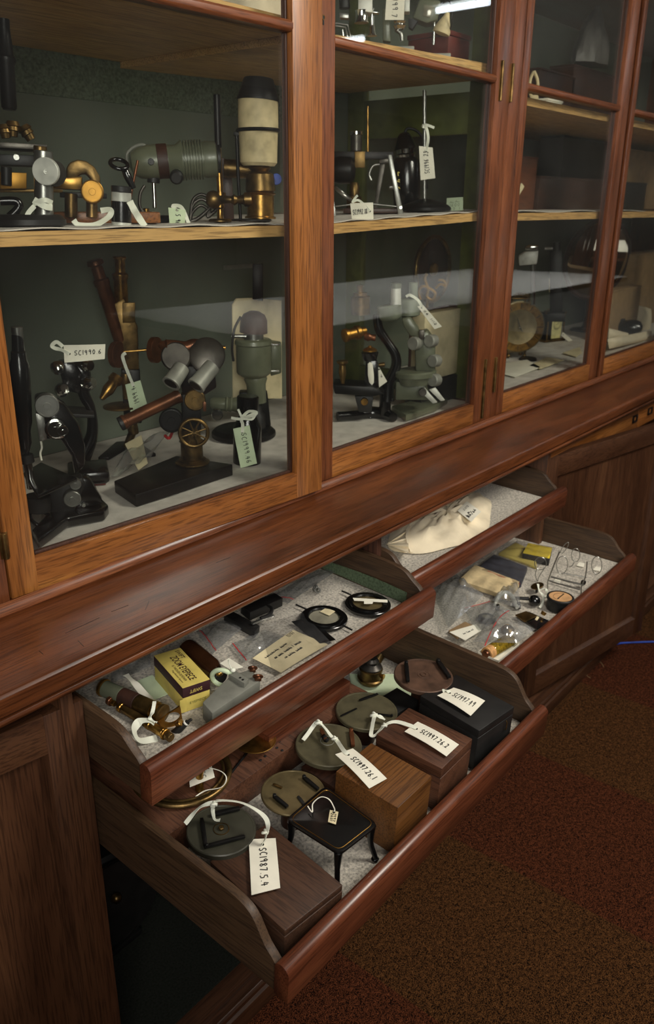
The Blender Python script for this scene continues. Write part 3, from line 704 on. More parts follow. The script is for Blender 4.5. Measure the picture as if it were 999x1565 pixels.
museum_tag('tiny cream card label on white string lying on the black enamel stand', A, B, C_, E_, ['1997', '2601'], [D.p(511, 1236, .056), D.p(503, 1222, .058), D.p(490, 1218, .062), D.p(478, 1228, .058), D.p(477, 1241, .056), D.p(470, 1232, .057)], wid=.0005, mats='old_paper', hole=(.12, .5), rw=.0014, ty=(.15, .85), bend=0)
# golden box, dark block, worn box, black box
def wbox(name, label, cat, FL, FR, BR, h, m, lid=.0, bev=.0014, lab=None):
    mm, q = rect_block(D, FL, FR, BR, h, h * D.K - .0004, bev=bev)
    if not lid: return solo(name, label, cat, mm, m), q
    t = thing(name, label, cat, (q[0] + q[2]) / 2 - D.n * (h * D.K - .0004))
    part('lid', MB().prism(q, D.n * -lid, bev=bev), m, t); part('box_body', MB().prism([x - D.n * (lid + .0006) for x in q], D.n * -(h * D.K - lid - .001), bev=bev), m, t)
    return t, q
wbox('wooden_block', 'dark reddish wooden block under the grey disc beside the golden box', 'block', (513, 1206), (566, 1166), (505, 1140), .036, W_DARK[0])
wbox('wooden_box', 'plain golden brown wooden box between enamel stand and worn box', 'box', (608, 1235), (660, 1186), (566, 1136), .067, W_GOLD, lid=0)
tb, q = wbox('wooden_box', 'worn reddish wooden box with paint scuffs under tag SC1997.26.2', 'box', (675, 1175), (722, 1129), (622, 1083), .064, W_RED, lid=.018)
tk, q2 = wbox('black_box', 'black stained wooden box at the right end of the lowest drawer', 'box', (732, 1117), (786, 1080), (698, 1030), .063, 'black_matte', lid=.014)
ho = q2[1] + (q2[0] - q2[1]) * .22 - D.n * .016
part('hook', MB().tube([ho - D.fy * .001, ho - D.fy * .003 - D.n * .003, ho - D.fy * .003 - D.n * .016, ho - D.fy * .001 - D.n * .018], .0008, 6), 'dark_brass', tk)
wbox('wooden_block', 'low black block behind the worn box under the copper disc', 'block', (592, 1100), (640, 1070), (607, 1050), .034, 'black_matte')
sc = MB()
for (u, v) in ((717, 1160), (720, 1150), (680, 1192)):
    pp_ = D.p(u, v, .03)
# grey disc
t, c0, r0 = disc_thing('grey green disc with clips and post beside tag SC1997.26.1', 'disc', (502, 1137), 49, .047, .008, 'grey_disc', .0)
dbar(t, 'clip', D, (536, 1118), (539, 1142), .048, .007, .005, 'copper_brown', 1)
bp_ = D.p(500, 1132, .047)
part('post', MB().cyl(bp_, bp_ + D.n * .009 + V((-.004, .006, 0)), .0045, .0035, 16), 'iron_black', t); dbar(t, 'arm', D, (490, 1116), (497, 1131), .050, .006, .004, 'copper_brown'); part('ring_groove', MB().torus(bp_, D.n, .0105, .0004, 24, 6), 'dull_alloy', t)
A, B, C_, E_ = tg(.0705, (539, 1144), (591, 1190), (564, 1205), (512, 1153))
tt = museum_tag('white card tag written SC1997.26.1 draped over the golden wooden box', A, B, C_, E_, 'SC1997.26.1', [D.p(525, 1147, .0715), D.p(514, 1131, .062), D.p(506, 1125, .062), D.p(496, 1112, .064), D.p(486, 1103, .064), D.p(480, 1108, .062), D.p(470, 1122, .055), D.p(463, 1131, .051)], seed=5, bend=.002)
knot(D, tt, D.p(511, 1129, .063)); knot(D, tt, D.p(486, 1105, .064), .0045)
# brown-grey disc
t, c0, r0 = disc_thing('brownish grey disc with knotted ribbon on it near tag SC1997.26.2', 'disc', (560, 1085), 46, .047, .007, 'grey_disc', .040)
dbar(t, 'clip', D, (549, 1071), (577, 1061), .048, .005, .002, 'iron_black'); dbar(t, 'clip', D, (520, 1095), (545, 1083), .048, .004, .001, 'iron_black'); dbar(t, 'clip', D, (600, 1095), (575, 1092), .048, .004, .002, 'iron_black', 1)
A, B, C_, E_ = tg(.0675, (638, 1103), (701, 1138), (682, 1156), (618, 1118))
tt = museum_tag('white card tag written SC1997.26.2 across the worn reddish box', A, B, C_, E_, 'SC1997.26.2', [D.p(624, 1108, .069), D.p(604, 1103, .066), D.p(588, 1108, .064), D.p(575, 1122, .058), D.p(567, 1124, .056), D.p(569, 1108, .058), D.p(572, 1094, .056)], seed=8, bend=.002, tail=[D.p(572, 1093, .056), D.p(580, 1095, .056), D.p(588, 1100, .054)])
knot(D, tt, D.p(587, 1109, .065)); knot(D, tt, D.p(571, 1093, .055), .0045)
# copper disc
t, c0, r0 = disc_thing('dark copper brown disc with two fish-shaped clips beside the oil burner', 'disc', (647, 1031), 44, .064, .008, 'copper_disc', .020)
part('centre_boss', MB().ring(c0, D.n, .0055, .004, .001).torus(c0, D.n, .010, .0004, 24, 6), 'copper_disc', t)
dbar(t, 'clip', D, (620, 1014), (623, 1043), .066, .007, .005, 'iron_black', 1); dbar(t, 'clip', D, (668, 1011), (686, 1037), .066, .008, .005, 'iron_black', 1)
A, B, C_, E_ = tg(.0665, (693, 1051), (741, 1071), (719, 1094), (668, 1063))
museum_tag('white card tag written SC1997.49 on the black stained box', A, B, C_, E_, 'SC1997.49', [D.p(682, 1055, .069), D.p(676, 1056, .0675)], seed=11, bend=.002, wid=.001)
# oil burner
b0 = D.p(565, 1043, .004); t = thing('oil_burner', 'small round brass oil burner with domed cap beside the copper disc', 'burner', b0)
ax = D.n
part('reservoir', MB().lathe(b0, ax, [(.010, 0), (.020, .003), (.0235, .008), (.0235, .012), (.021, .014), (.020, .026), (.021, .028), (.021, .031), (.015, .033)], 32), 'dark_brass', t)
part('burner_cap', MB().lathe(b0 + ax * .032, ax, [(.015, 0), (.0195, .001), (.0195, .003), (.012, .010), (.013, .011), (.013, .015), (.009, .020), (.004, .021)], 32), 'gunmetal', t)
part('side_tube', MB().cyl(b0 + ax * .022 + V((.018, .008, 0)), b0 + ax * .034 + V((.040, .012, 0)), .009, .011, 20), 'dark_brass', t)
part('wick_knob', MB().cyl(b0 + ax * .020 + V((.004, -.020, 0)), b0 + ax * .020 + V((.005, -.026, 0)), .004, .005, 14), 'brass', t)
ep = rect_top(D, (560, 1105), (640, 1060), (600, 1020), .002)
solo('felt_sheet', 'pale green paper sheet under the burner and copper disc', 'paper', MB().prism(rect_top(D, (540, 1068), (640, 1068), (640, 1030), .0025), D.n * -.001, bev=0), 'green_tag_paper')
# tray board and block at the back, under the upper drawer
def span(D, u0, v0, u1, v1, h, depth, down, m=None, back=None):
    a, b_ = D.p(u0, v0, h), D.p(u1, v1, h); a2 = V((a.x, a.y, a.z)); b2 = V((b_.x, a.y, a.z)) ; f = D.fy * depth
    return (m or MB()).prism([a2, b2, b2 + f, a2 + f], D.n * -down, bev=.001)
TH = .040
wood_t = thing('wooden_tray', 'honey brown wooden tray board at the back of the lowest drawer', 'tray', D.p(400, 1180, 0))
pa = D.p(268, 1268, TH); xa_ = D.x0 + .013
bd = MB().prism([V((xa_, pa.y, pa.z)), V((xa_ + .45, pa.y, pa.z)), V((xa_ + .45, pa.y, pa.z)) + D.fy * .24, V((xa_, pa.y, pa.z)) + D.fy * .24], D.n * -(TH * D.K - .002), bev=.001)
part('board', bd, W_RED, wood_t)
scw = MB()
for u, v in ((427, 1133), (423, 1143), (405, 1156), (398, 1162), (431, 1147)):
    p = D.p(u, v, TH + .0004); scw.cyl(p, p + D.n * .0008, .0022, seg=12)
part('screw_holes', scw, 'black_matte', wood_t)
pb, pc = D.p(411, 1126, TH + .020), D.p(534, 1040, TH + .020)
part('raised_block', MB().prism([pb, V((pc.x, pb.y, pb.z)), V((pc.x, pb.y, pb.z)) + D.fy * .12, pb + D.fy * .12], D.n * -(.020 * D.K - .0006), bev=.0012), W_DRAWER[0], wood_t)
hc = D.p(277, 1180, TH + .004); R_ = 68 * (hc - CAM).length / F
solo('metal_hoop', 'dark brass hoop lying on the wooden tray board under the upper drawer', 'ring', MB().torus(hc + D.n * .001, D.n, R_, .0045, 56, 10).torus(hc + D.n * .001, D.n, R_ - .008, .0025, 56, 8), 'dark_brass')
s0 = D.p(305, 1207, TH + .001); t = thing('brass_stud', 'short upright brass stud standing inside the dark hoop', 'stud', s0)
part('shaft', MB().lathe(s0, D.n, [(.006, 0), (.0065, .002), (.0055, .004), (.0055, .030), (.0065, .031), (.0065, .034), (.004, .035)], 20), 'brass', t)
A, B, C_, E_ = tg(TH + .018, (323, 1170), (328, 1188), (290, 1203), (288, 1180))
museum_tag('small white tag on string beside the brass stud under the upper drawer', A, B, C_, E_, ['SC', '20'], [D.p(338, 1179, TH + .018), D.p(346, 1190, TH + .016), D.p(338, 1203, TH + .01), D.p(315, 1208, TH + .008), D.p(301, 1216, TH + .006), D.p(298, 1220, TH + .004)], wid=.0007, hole=(.2, .85), rw=.0015, tx=(.3, .9), seed=4)
b0 = D.p(389, 1131, TH + .012); t = thing('brass_dish', 'round brass dish half hidden under the upper left drawer', 'dish', b0 - D.n * .012)
part('dish', MB().lathe(b0 - D.n * .011, D.n, [(.008, 0), (.020, .004), (.030, .010), (.032, .012), (.031, .0125), (.028, .011), (.001, .010)], 40), 'brass', t)
part('handle_rod', MB().tube([D.p(378, 1150, TH + .006), D.p(349, 1187, TH + .003)], .0016, 8), 'iron_black', t)
# ---- upper left drawer
D = D1
def dtube(name, label, cat, a, b_, h, prof, group=None):
    p, q = D.p(*a, h), D.p(*b_, h); L = (q - p).length; t = thing(name, label, cat, (p + q) / 2 - D.n * h, group)
    for nm, s0_, s1_, r, mm in prof:
        part(nm, MB().lathe(p + (q - p) * s0_, q - p, [(r * .9, 0), (r, .0008), (r, L * (s1_ - s0_) * .5), (r, L * (s1_ - s0_) - .0008), (r * .9, L * (s1_ - s0_))], 28), mm, t)
    return t, p, q
dtube('eyepiece_tube', 'thick brass eyepiece tube with dark leather band in the left corner', 'eyepiece', (156, 1050), (250, 1092), .014,
      [('end_rim', 0, .05, .0128, 'brass'), ('barrel', .05, .33, .0118, 'sage_paint'), ('leather_band', .33, .58, .0122, 'leather_brown'), ('barrel', .58, .84, .0122, 'dark_brass'), ('knurled_ring', .84, .89, .0132, 'brass'), ('end_cap', .89, .95, .012, 'brass'), ('end_rim', .95, 1.0, .0136, 'dark_brass')])
dtube('eyepiece_tube', 'thin brass tube tied with white tape beside the thick eyepiece tube', 'eyepiece', (183, 1080), (262, 1128), .007,
      [('end_rim', 0, .06, .0072, 'brass'), ('barrel', .06, .55, .0062, 'dark_brass'), ('collar', .55, .62, .007, 'brass'), ('barrel', .62, .86, .0066, 'brass'), ('collar', .86, .9, .0078, 'gold_brass'), ('tip', .9, 1, .006, 'dark_brass')])
dtube('brass_end_piece', 'small brass end piece behind the thin brass tube', 'end piece', (166, 1070), (176, 1076), .009, [('knob', 0, .45, .0065, 'copper_brown'), ('neck', .45, 1, .004, 'brass')])
tp = MB().ribbon([D.p(240, 1128, .001), D.p(214, 1132, .004), D.p(205, 1116, .016), D.p(213, 1103, .021), D.p(228, 1101, .0215), D.p(236, 1106, .017)], .011, .0006, up=V((.5, -.4, .6)))
tp.ribbon([D.p(236, 1072, .03), D.p(233, 1088, .028), D.p(229, 1098, .024), D.p(240, 1104, .020)], .005, .0008, twist=.6)
t = solo('cotton_tape', 'white cotton tape tied round the thin brass tube', 'tape', tp, 'ribbon_tape')
# brass clamp standing on edge
sp = D.p(266, 1112, .002); S = Stand(sp)
t = thing('brass_clamp', 'square brass clamp with a round opening and a black handle', 'clamp', sp)
pt = lambda u, v, d=0: S.p(u, v, d)
fr = MB(); fc = pt(263, 1097); rr = 16 * S.k
nq = (S.n * -1 + V((.25, 0, -.25))).normalized()
outer = [pt(241, 1100), pt(275, 1077), pt(280, 1110), pt(252, 1122)]
ca, cb, _ = basis(nq); vs = []; fs = []; N = 40
for k in range(N):
    an = 2 * PI * k / N; dr = ca * math.cos(an) + cb * math.sin(an)
    # ray to the square edge
    best = 1
    for i in range(4):
        p, q_ = outer[i], outer[(i + 1) % 4]; e = q_ - p; nn = e.cross(S.n).normalized(); dd = dr.dot(nn)
        if abs(dd) > 1e-6:
            s_ = (p - fc).dot(nn) / dd
            if 0 < s_ < best: best = s_
    r_o = max(min(best, .026), rr * .78)
    for (rad, off) in ((rr * .72, 0), (r_o, 0), (r_o, .003), (rr * .72, .003)): vs.append(fc + dr * rad + S.n * off)
for k in range(N):
    k2 = (k + 1) % N
    for i in range(4): j = (i + 1) % 4; fs.append((k * 4 + i, k * 4 + j, k2 * 4 + j, k2 * 4 + i))
part('frame', MB().add(vs, fs), 'gold_brass', t)
part('screw', MB().cyl(pt(270, 1108, -.002), pt(277, 1104, -.006), .004, .005, 14), 'brass', t)
part('handle', MB().tube([pt(262, 1122, -.004), pt(272, 1116, -.006), pt(287, 1103, -.006)], .004, 10, rad=[.004, .0055, .0035]), 'black_matte', t)
part('handle_collar', MB().cyl(pt(283, 1106, -.006), pt(285, 1104, -.006), .0042, seg=14), 'white_plastic', t); part('handle_tip', MB().cyl(pt(287, 1103, -.006), pt(293, 1099, -.006), .002, seg=10), 'black_matte', t)
solo('paper_strip', 'narrow white paper strip lying across the felt behind the eyepieces', 'paper', MB().ribbon([D.p(192, 1031, .012), D.p(206, 1044, .010), D.p(222, 1062, .004), D.p(242, 1073, .002)], .010, .0005, up=D.n, twist=.5), 'paper')
solo('green_card', 'pale green card piece lying on the felt near the yellow box', 'paper', MB().prism(rect_top(D, (228, 1072), (262, 1058), (236, 1030), .0015), D.n * -.001, bev=0), 'green_tag_paper')
solo('plastic_wrapper', 'dull plastic wrapped bundle in the back corner behind the eyepieces', 'wrapper', MB().sheet(lambda s, q_: D.p(170 + 60 * s, 1022 - 25 * s + 22 * q_, .006 + .005 * math.sin(s * 9) * math.sin(q_ * PI)), 14, 8, .0006), 'zip_bag_film')
# yellow eyepiece box
hb = .042
q = [D.p(279, 1052, hb), D.p(321, 1038, hb), D.p(273, 989, hb), D.p(227, 1004, hb)]
e1 = (q[1] - q[0]); e2 = (q[3] - q[0]); e2 = e2 - e1 * e2.dot(e1) / e1.dot(e1); q = [q[0], q[0] + e1, q[0] + e1 + e2, q[0] + e2]
t = thing('eyepiece_box', 'yellow and maroon card box printed ZOOM EYEPIECE in the upper left drawer', 'box', (q[0] + q[2]) / 2 - D.n * hb)
cq = (q[0] + q[2]) / 2
part('lid_sides', MB().prism([p - D.n * .0006 for p in q], D.n * -.0165, bev=.0006), 'maroon_card', t, 'maroon lid sides')
part('lid_top', MB().prism([cq + (p - cq) * .992 for p in q], D.n * -.0008, bev=.0003), 'yellow_card', t, 'printed yellow lid top')
part('box_body', MB().prism([cq + (p - cq) * .985 - D.n * .017 for p in q], D.n * -(hb - .0175), bev=.0006), 'yellow_card', t)
fnt = lambda s, tt: q[3] + (q[0] - q[3]) * s + (q[2] - q[3]) * tt + D.n * .0005
x = MB(); type_text(x, 'ZOOM EYEPIECE', fnt, .18, .88, .40, .66, .01); type_text(x, '10 THROUGH 20 POWER', fnt, .40, .86, .24, .33); type_text(x, 'Magnification System', fnt, .52, .88, .10, .18); type_text(x, 'SWIFT', lambda s, tt: fnt(s, tt), .06, .30, .72, .88, .01)
part('printed_lettering', x, 'maroon_card', t)
x = MB(); type_text(x, 'SWIFT', lambda s, tt: q[1] + (q[0] - q[1]) * s - D.n * (.0160 - tt * .0150) - (q[3] - q[0]).normalized() * .0004, .3, .75, .62, .25)
x2 = MB(); type_text(x2, 'EYEPIECE', lambda s, tt: q[0] + (q[1] - q[0]) * s * 1 - D.n * (.030 - tt * .010) - (q[3] - q[0]).normalized() * .0003, .25, .85, .0, .4)
part('printed_lettering', x, 'yellow_card', t); part('printed_lettering', x2, 'green_paint', t)
part('sealing_strip', MB().ribbon([q[0] - D.n * .018 - e2.normalized() * .0006 + e1 * -.0, q[0] - D.n * .04 - e2.normalized() * .0006], .010, .0002, up=e2.normalized(), smooth=0), 'yellow_card', t)
# brown prism bottle
p, r_ = D.p(285, 990, .018), D.p(338, 1036, .018)
t = thing('amber_bottle', 'dark amber glass bottle with black cap lying beside the yellow box', 'bottle', (p + r_) / 2 - D.n * .018)
L = (r_ - p).length
part('bottle_body', MB().lathe(p, r_ - p, [(.010, 0), (.0155, .003), (.0165, .008), (.0165, L * .72), (.012, L * .84), (.0085, L * .9)], 30), 'brown_glass_dark', t)
part('cap', MB().cyl(p + (r_ - p) * .88, p + (r_ - p) * 1.0, .0105, seg=26), 'black_matte', t)
part('cap_knob', MB().ball(p + (r_ - p) * 1.0 + D.n * .010 - V((.004, 0, 0)), .0055, (1, 1, .8), 16), 'brass', t)
# grey device box
hg = .030
q = rect_top(D, (316, 1083), (396, 1036), (358, 1020), hg)
dirx = (q[1] - q[0]).normalized()
t = thing('grey_metal_case', 'grey painted metal case with brass knobs against the drawer front', 'case', (q[0] + q[2]) / 2 - D.n * hg)
part('case_body', MB().prism([D.p(309, 1073, hg), D.p(324, 1090, hg - .004), D.p(398, 1040, hg), D.p(384, 1022, hg + .002), D.p(352, 1032, hg + .002)], D.n * -(hg - .002), bev=.002), 'grey_box_paint', t)
part('turret', MB().prism([D.p(349, 1030, hg + .008), D.p(373, 1044, hg + .008), D.p(380, 1037, hg + .008), D.p(357, 1023, hg + .008)], D.n * -.010, bev=.001), 'grey_box_paint', t)
x = MB()
for u, v in ((367, 1036), (371, 1039)): p = D.p(u, v, hg + .0082); x.cyl(p, p + D.n * .0006, .0018, seg=12)
part('screw_holes', x, 'black_matte', t)
for u, v, r in ((386, 1021, .0055), (394, 1034, .006)):
    p = D.p(u, v, hg + .004); part('knob', MB().torus(p, V((.6, .5, .6)), r, .0018, 22, 8).cyl(p, p + V((-.004, -.004, -.003)), r * .8, seg=18), 'copper_brown', t)
p = D.p(340, 1036, hg - .004); S = Stand(p)
part('white_collar', MB().torus(p, (.75, .45, .2), .0155, .0035, 30, 10), 'green_tag_paper', t, 'pale collar')
p = D.p(356, 1026, hg + .01)
part('thread_tie', MB().tube([p, p + V((-.002, .006, .012)), p + V((-.004, .004, .020))], .0008, 6, smooth=5).ball(p + V((0, 0, .002)), .004, (1, 1, .8), 12), 'ribbon_tape', t)
A, B, C_, E_ = [D.p(u, v, .034) for u, v in ((336, 1014), (352, 1024), (372, 1020), (350, 1006))]
solo('paper_label', 'small blank white paper label behind the grey metal case', 'label', MB().prism([A, B, C_, E_], D.n * .0005, bev=0), 'paper')
# note card
fn, nn = quadmap(D.p(386, 1006, .008), D.p(448, 963, .008), D.p(501, 985, .007), D.p(429, 1028, .007), .001)
t = thing('note_card', 'cream index card with handwritten note inside a clear bag', 'card', D.p(440, 996, .004))
part('card', MB().sheet(fn, 10, 8, .0006), 'old_paper', t)
x = MB()
for k, (s_, x0_, x1_, y_) in enumerate((('12/87', .78, .95, .88), ('external meas', .12, .62, .70), ('no lens pieces / masks', .20, .80, .50), ('to carry books', .30, .68, .31))):
    write(x, s_, fn, x0_, x1_, y_, y_ + .10, .0006, D.n, 20 + k)
part('handwriting', x, 'ink', t)
# zip bags
def bag(label, pts, h, bulge=.006, line=None, seed=1, D_=None, group=None, wr=1.0, film='zip_bag_film'):
    """clear zip bag given by its four corners in the picture, lying at height h"""
    DD = D_ or D; rnd = random.Random(seed); ph = [rnd.uniform(0, 6) for _ in range(6)]
    q = [DD.p(u, v, h) for u, v in pts]
    fn0, n0 = quadmap(q[0], q[1], q[2], q[3])
    def fn(s, t_):
        e = min(1, 6 * min(s, 1 - s, t_, 1 - t_)) ; w = bulge * math.sin(PI * s) * math.sin(PI * t_)
        w += wr * .0022 * e * (math.sin(9 * s + ph[0]) * math.sin(7 * t_ + ph[1]) + .6 * math.sin(17 * s + 5 * t_ + ph[2]) + .4 * math.sin(23 * t_ - 9 * s + ph[3]))
        return fn0(s, t_) + DD.n * max(-h * .6, w)
    b = thing('zip_bag', label, 'plastic bag', sum(q, V()) / 4 - DD.n * h, group)
    part('film', MB().sheet(fn, 26, 22, .0003), film, b)
    if line is not None:
        part('red_zip_line', MB().ribbon([fn(line, i / 16) + DD.n * .0006 for i in range(17)], .0014, .0004, up=DD.n, smooth=0), 'red_line', b)
        part('zip_ridge', MB().ribbon([fn(line + .03, i / 16) + DD.n * .0006 for i in range(17)], .0010, .0006, up=DD.n, smooth=0), 'zip_bag_film', b)
    return b, fn
bag('clear zip bag lying over the handwritten index card', ((396, 956), (462, 936), (508, 984), (418, 1034)), .010, .003, None, 3, film='clear_film')
bag('clear zip bag with red line between the black clamp and the note card', ((352, 985), (404, 962), (440, 975), (372, 1012)), .006, .003, .06, 5)
b, fn = bag('clear zip bag with pen marks under the ledge edge', ((300, 966), (340, 948), (372, 958), (324, 1000)), .008, .006, .12, 6)
bag('clear zip bag at the back beyond the black clamp', ((410, 915), (480, 872), (520, 868), (440, 922)), .006, .003, .1, 8)
x = MB().sheet(lambda s, t_: D.p(445 + 28 * s + 40 * t_, 950 - 6 * s + 34 * t_, .006 + .004 * math.sin(PI * s)), 8, 10, .0006)
solo('dark_film_strip', 'curved glossy dark film strip beside the note card', 'film strip', x, 'black_enamel')
# black clamp with hook
t = thing('black_clamp', 'black metal clamp with hooked arm in the upper left drawer', 'clamp', D.p(372, 955, 0))
part('body', MB().prism([D.p(342, 940, .014), D.p(352, 932, .014), D.p(397, 956, .014), D.p(389, 966, .014)], D.n * -.012, bev=.001), 'black_matte', t)
part('block', MB().prism([D.p(368, 925, .018), D.p(420, 906, .018), D.p(432, 914, .018), D.p(382, 936, .018)], D.n * -.016, bev=.001), 'black_matte', t)
part('arm', MB().ribbon([D.p(385, 953, .018), D.p(400, 947, .018), D.p(418, 941, .018)], .005, .003, up=D.n, smooth=2), 'steel', t)
part('hook', MB().tube([D.p(398, 945, .02), D.p(412, 939, .020), D.p(415, 930, .020), D.p(408, 925, .020)], .002, 8, smooth=5, rad=[.003, .0035, .003, .0014]), 'black_matte', t)
# filter rings
def filt(label, c, rp, rods, inner):
    p = D.p(*c, .008); k = (p - CAM).length / F; R = rp * k
    t = thing('lens_ring', label, 'lens ring', p - D.n * .008, 'black lens rings in the upper left drawer')
    part('outer_ring', MB().lathe(p - D.n * .006, D.n, [(R * .64, 0), (R - .001, 0), (R, .001), (R, .0055), (R - .001, .0065), (R * .84, .0065), (R * .82, .009), (R * .68, .009), (R * .64, .007), (R * .64, 0)], 52, cap=False), 'black_enamel', t)
    part('lens', MB().cyl(p - D.n * .004, p - D.n * .001, R * .645, seg=44), inner, t)
    for a, b_ in rods: part('pin', MB().cyl(D.p(*a, .006), D.p(*b_, .006), .0016, seg=10), 'black_matte', t)
    return t, p
t, p = filt('black lens ring holding grey glass with a small cream label', (495, 943), 36, (((452, 924), (468, 931)), ((520, 954), (538, 963))), 'grey_lens')
part('cream_label', MB().prism([D.p(489, 935, .009), D.p(500, 928, .009), D.p(513, 934, .009), D.p(503, 941, .009)], D.n * .0006, bev=0), 'old_paper', t)
t, p = filt('black lens ring holding brassy glass under a strip of white tape', (562, 922), 35, (((522, 903), (536, 909)),), 'olive_disc')
part('tape_strip', MB().prism([D.p(539, 914, .0125), D.p(541, 918, .0125), D.p(592, 921, .0125), D.p(592, 917, .0125)], D.n * .0005, bev=0).prism([D.p(556, 919, .013), D.p(556, 923, .013), D.p(569, 923, .013), D.p(570, 920, .013)], D.n * .0006, bev=0), 'paper', t)
x = MB(); p = D.p(484, 903, .006)
for i in range(5): x.torus(p + V((.004 * math.cos(i * 1.3), .005 * math.sin(i * 2.1), .002 * i)), (math.cos(i), math.sin(i * 2), .4), .005, .0012, 16, 6)
solo('clear_clips', 'small clear plastic clips near the lens rings', 'clip', x, 'steel')
solo('felt_flap', 'grey green felt flap turned up against the drawer side', 'felt', MB().sheet(lambda s, t_: V((D.x1 - .0125 - .001 * math.sin(s * 9), 0, 0)) + (lambda g: V((0, g.y, g.z)))(D.loc(0, .05 + .30 * s, D.fl + .004 + .022 * t_ + .003 * math.sin(s * 7) * t_)), 14, 4, .001), 'green_felt')
# ---- upper right drawer
D = D3
hull = [(592, 832), (617, 846), (660, 843), (705, 832), (735, 815), (748, 800), (750, 770), (738, 757), (722, 753), (690, 760), (650, 772), (622, 786), (600, 808)]
base = [D.p(u, v, .003) for u, v in hull]; c0 = sum(base, V()) / len(base)
vs = [c0 + D.n * .024]; fs = []; N = len(hull); rings = 10; dense = []
for i in range(N):
    p0, p1, p2, p3 = base[i - 1], base[i], base[(i + 1) % N], base[(i + 2) % N]
    for j in range(5):
        s = j / 5; dense.append(.5 * ((2 * p1) + (p2 - p0) * s + (2 * p0 - 5 * p1 + 4 * p2 - p3) * s * s + (3 * p1 - p0 - 3 * p2 + p3) * s ** 3))
ND = len(dense)
for r in range(1, rings + 1):
    f_ = r / rings
    for i, p in enumerate(dense):
        a = i / ND * 2 * PI
        wr = .0016 * math.sin(a * 7 + f_ * 6) + .0014 * math.sin(a * 13 - f_ * 11) + .0010 * math.sin(a * 3 + f_ * 21)
        hh = .024 * (1 - f_ ** 3.2) + wr * (1 - f_ ** 4) * 1.9 + .004 * math.exp(-((math.sin(a * 2 + f_ * 3)) / .12) ** 2) * (1 - f_ ** 4)
        vs.append(c0 + (p - c0) * f_ * (1 + .02 * math.sin(a * 9)) + D.n * max(hh, -.002))
for i in range(ND): fs.append((0, 1 + i, 1 + (i + 1) % ND))
for r in range(rings - 1):
    for i in range(ND): k = (i + 1) % ND; fs.append((1 + r * ND + i, 1 + (r + 1) * ND + i, 1 + (r + 1) * ND + k, 1 + r * ND + k))
fs.append(tuple(range(1 + (rings - 1) * ND, 1 + rings * ND)))
t = thing('cloth_bag', 'cream muslin cloth bag with a printed label in the upper right drawer', 'cloth bag', c0)
part('bag_body', MB().add(vs, fs), 'muslin', t)
part('hem', MB().ribbon([D.p(624, 800, .022), D.p(622, 822, .020), D.p(629, 844, .006)], .006, .0012, up=D.n), 'muslin', t)
part('folded_end', MB().sheet(lambda s, t_: D.p(590 + 34 * s, 832 - 26 * s * (1 - t_) + 13 * s * t_, .006 + .010 * s + .004 * math.sin(t_ * 20) * s), 12, 20, .001), 'muslin', t)
fn, nn = quadmap(D.p(713, 766, .034), D.p(735, 782, .033), D.p(720, 798, .034), D.p(698, 780, .034), .001)
# label is sewn on with its text reading up to the right
fl, nn = quadmap(D.p(699, 781, .031), D.p(713, 766, .031), D.p(735, 782, .031), D.p(720, 798, .031), .001)
part('label', MB().sheet(fl, 6, 6, .0006), 'paper', t, 'printed white label')
x = MB(); write(x, 'NA', fl, .08, .5, .36, .56, .0011, D.n, 31); write(x, '.2012', fl, .2, .8, .70, .82, .0005, D.n, 33); write(x, 'NO/OA', fl, .1, .9, .22, .45, .0012, D.n, 34)
part('handwriting', x, 'ink', t)
# ---- lower right drawer
D = D4
px = lambda x_, y_: (640 + x_ / 3.33, 810 + y_ / 3.33)      # coordinates read in an enlarged view of this drawer
P = lambda x_, y_, h=0: D.p(*px(x_, y_), h)
t = thing('card_box', 'small yellow and black card box inside a bag at the drawer back', 'box', P(600, 130))
q = [P(528, 118, .020), P(556, 68, .020), P(678, 92, .020), P(664, 146, .020)]
part('box_body', MB().prism(q, D.n * -.019, bev=.0006), 'black_matte', t); part('lid_top', MB().prism([p + D.n * .0012 for p in q], D.n * -.0012, bev=.0003), 'bright_yellow_card', t)
solo('yellow_envelope', 'pale yellow paper packet under the small yellow box', 'packet', MB().prism([P(405, 118, .006), P(492, 62, .006), P(590, 110, .006), P(600, 190, .006)], D.n * -.005, bev=.0006), 'yellow_card')
bag('clear zip bag round the yellow and black box', [px(395, 120), px(500, 52), px(700, 90), px(600, 195)], .023, .004, None, 12, film='clear_film')
q = [P(300, 185, .016), P(380, 122, .016), P(552, 185, .016), P(520, 268, .016)]
solo('dark_pad', 'dark blue grey foam pad inside a clear zip bag', 'pad', MB().prism(q, D.n * -.015, bev=.003), 'dark_sponge')
bag('clear zip bag with red line holding the dark foam pad', [px(285, 190), px(375, 118), px(565, 180), px(520, 280)], .019, .002, None, 14, film='clear_film')
part('red_zip_line', MB().ribbon([P(350, 208, .020), P(430, 240, .020), P(515, 275, .016)], .0012, .0004, up=D.n), 'red_line', bpy.data.objects['zip_bag.005'])
x = MB().sheet(lambda s, t_: (P(205 + 80 * s * 1.0 + 250 * t_ * (1 - s * .1), 265 - 75 * s + 85 * t_, .012 + .004 * math.sin(PI * s) + .0015 * math.sin(t_ * 19))), 12, 18, .012)
solo('hessian_pad', 'cream speckled cloth pad behind the zip bags', 'pad', x, 'brick_cloth')
bag('large crumpled clear bag filling the left end of the lower right drawer', [px(60, 300), px(190, 225), px(330, 330), px(150, 500)], .020, .022, None, 21, wr=2.6)
b_, fn = bag('clear zip bag with red line holding a round black lens', [px(225, 400), px(360, 362), px(470, 410), px(300, 520)], .014, .010, None, 22, wr=1.6)
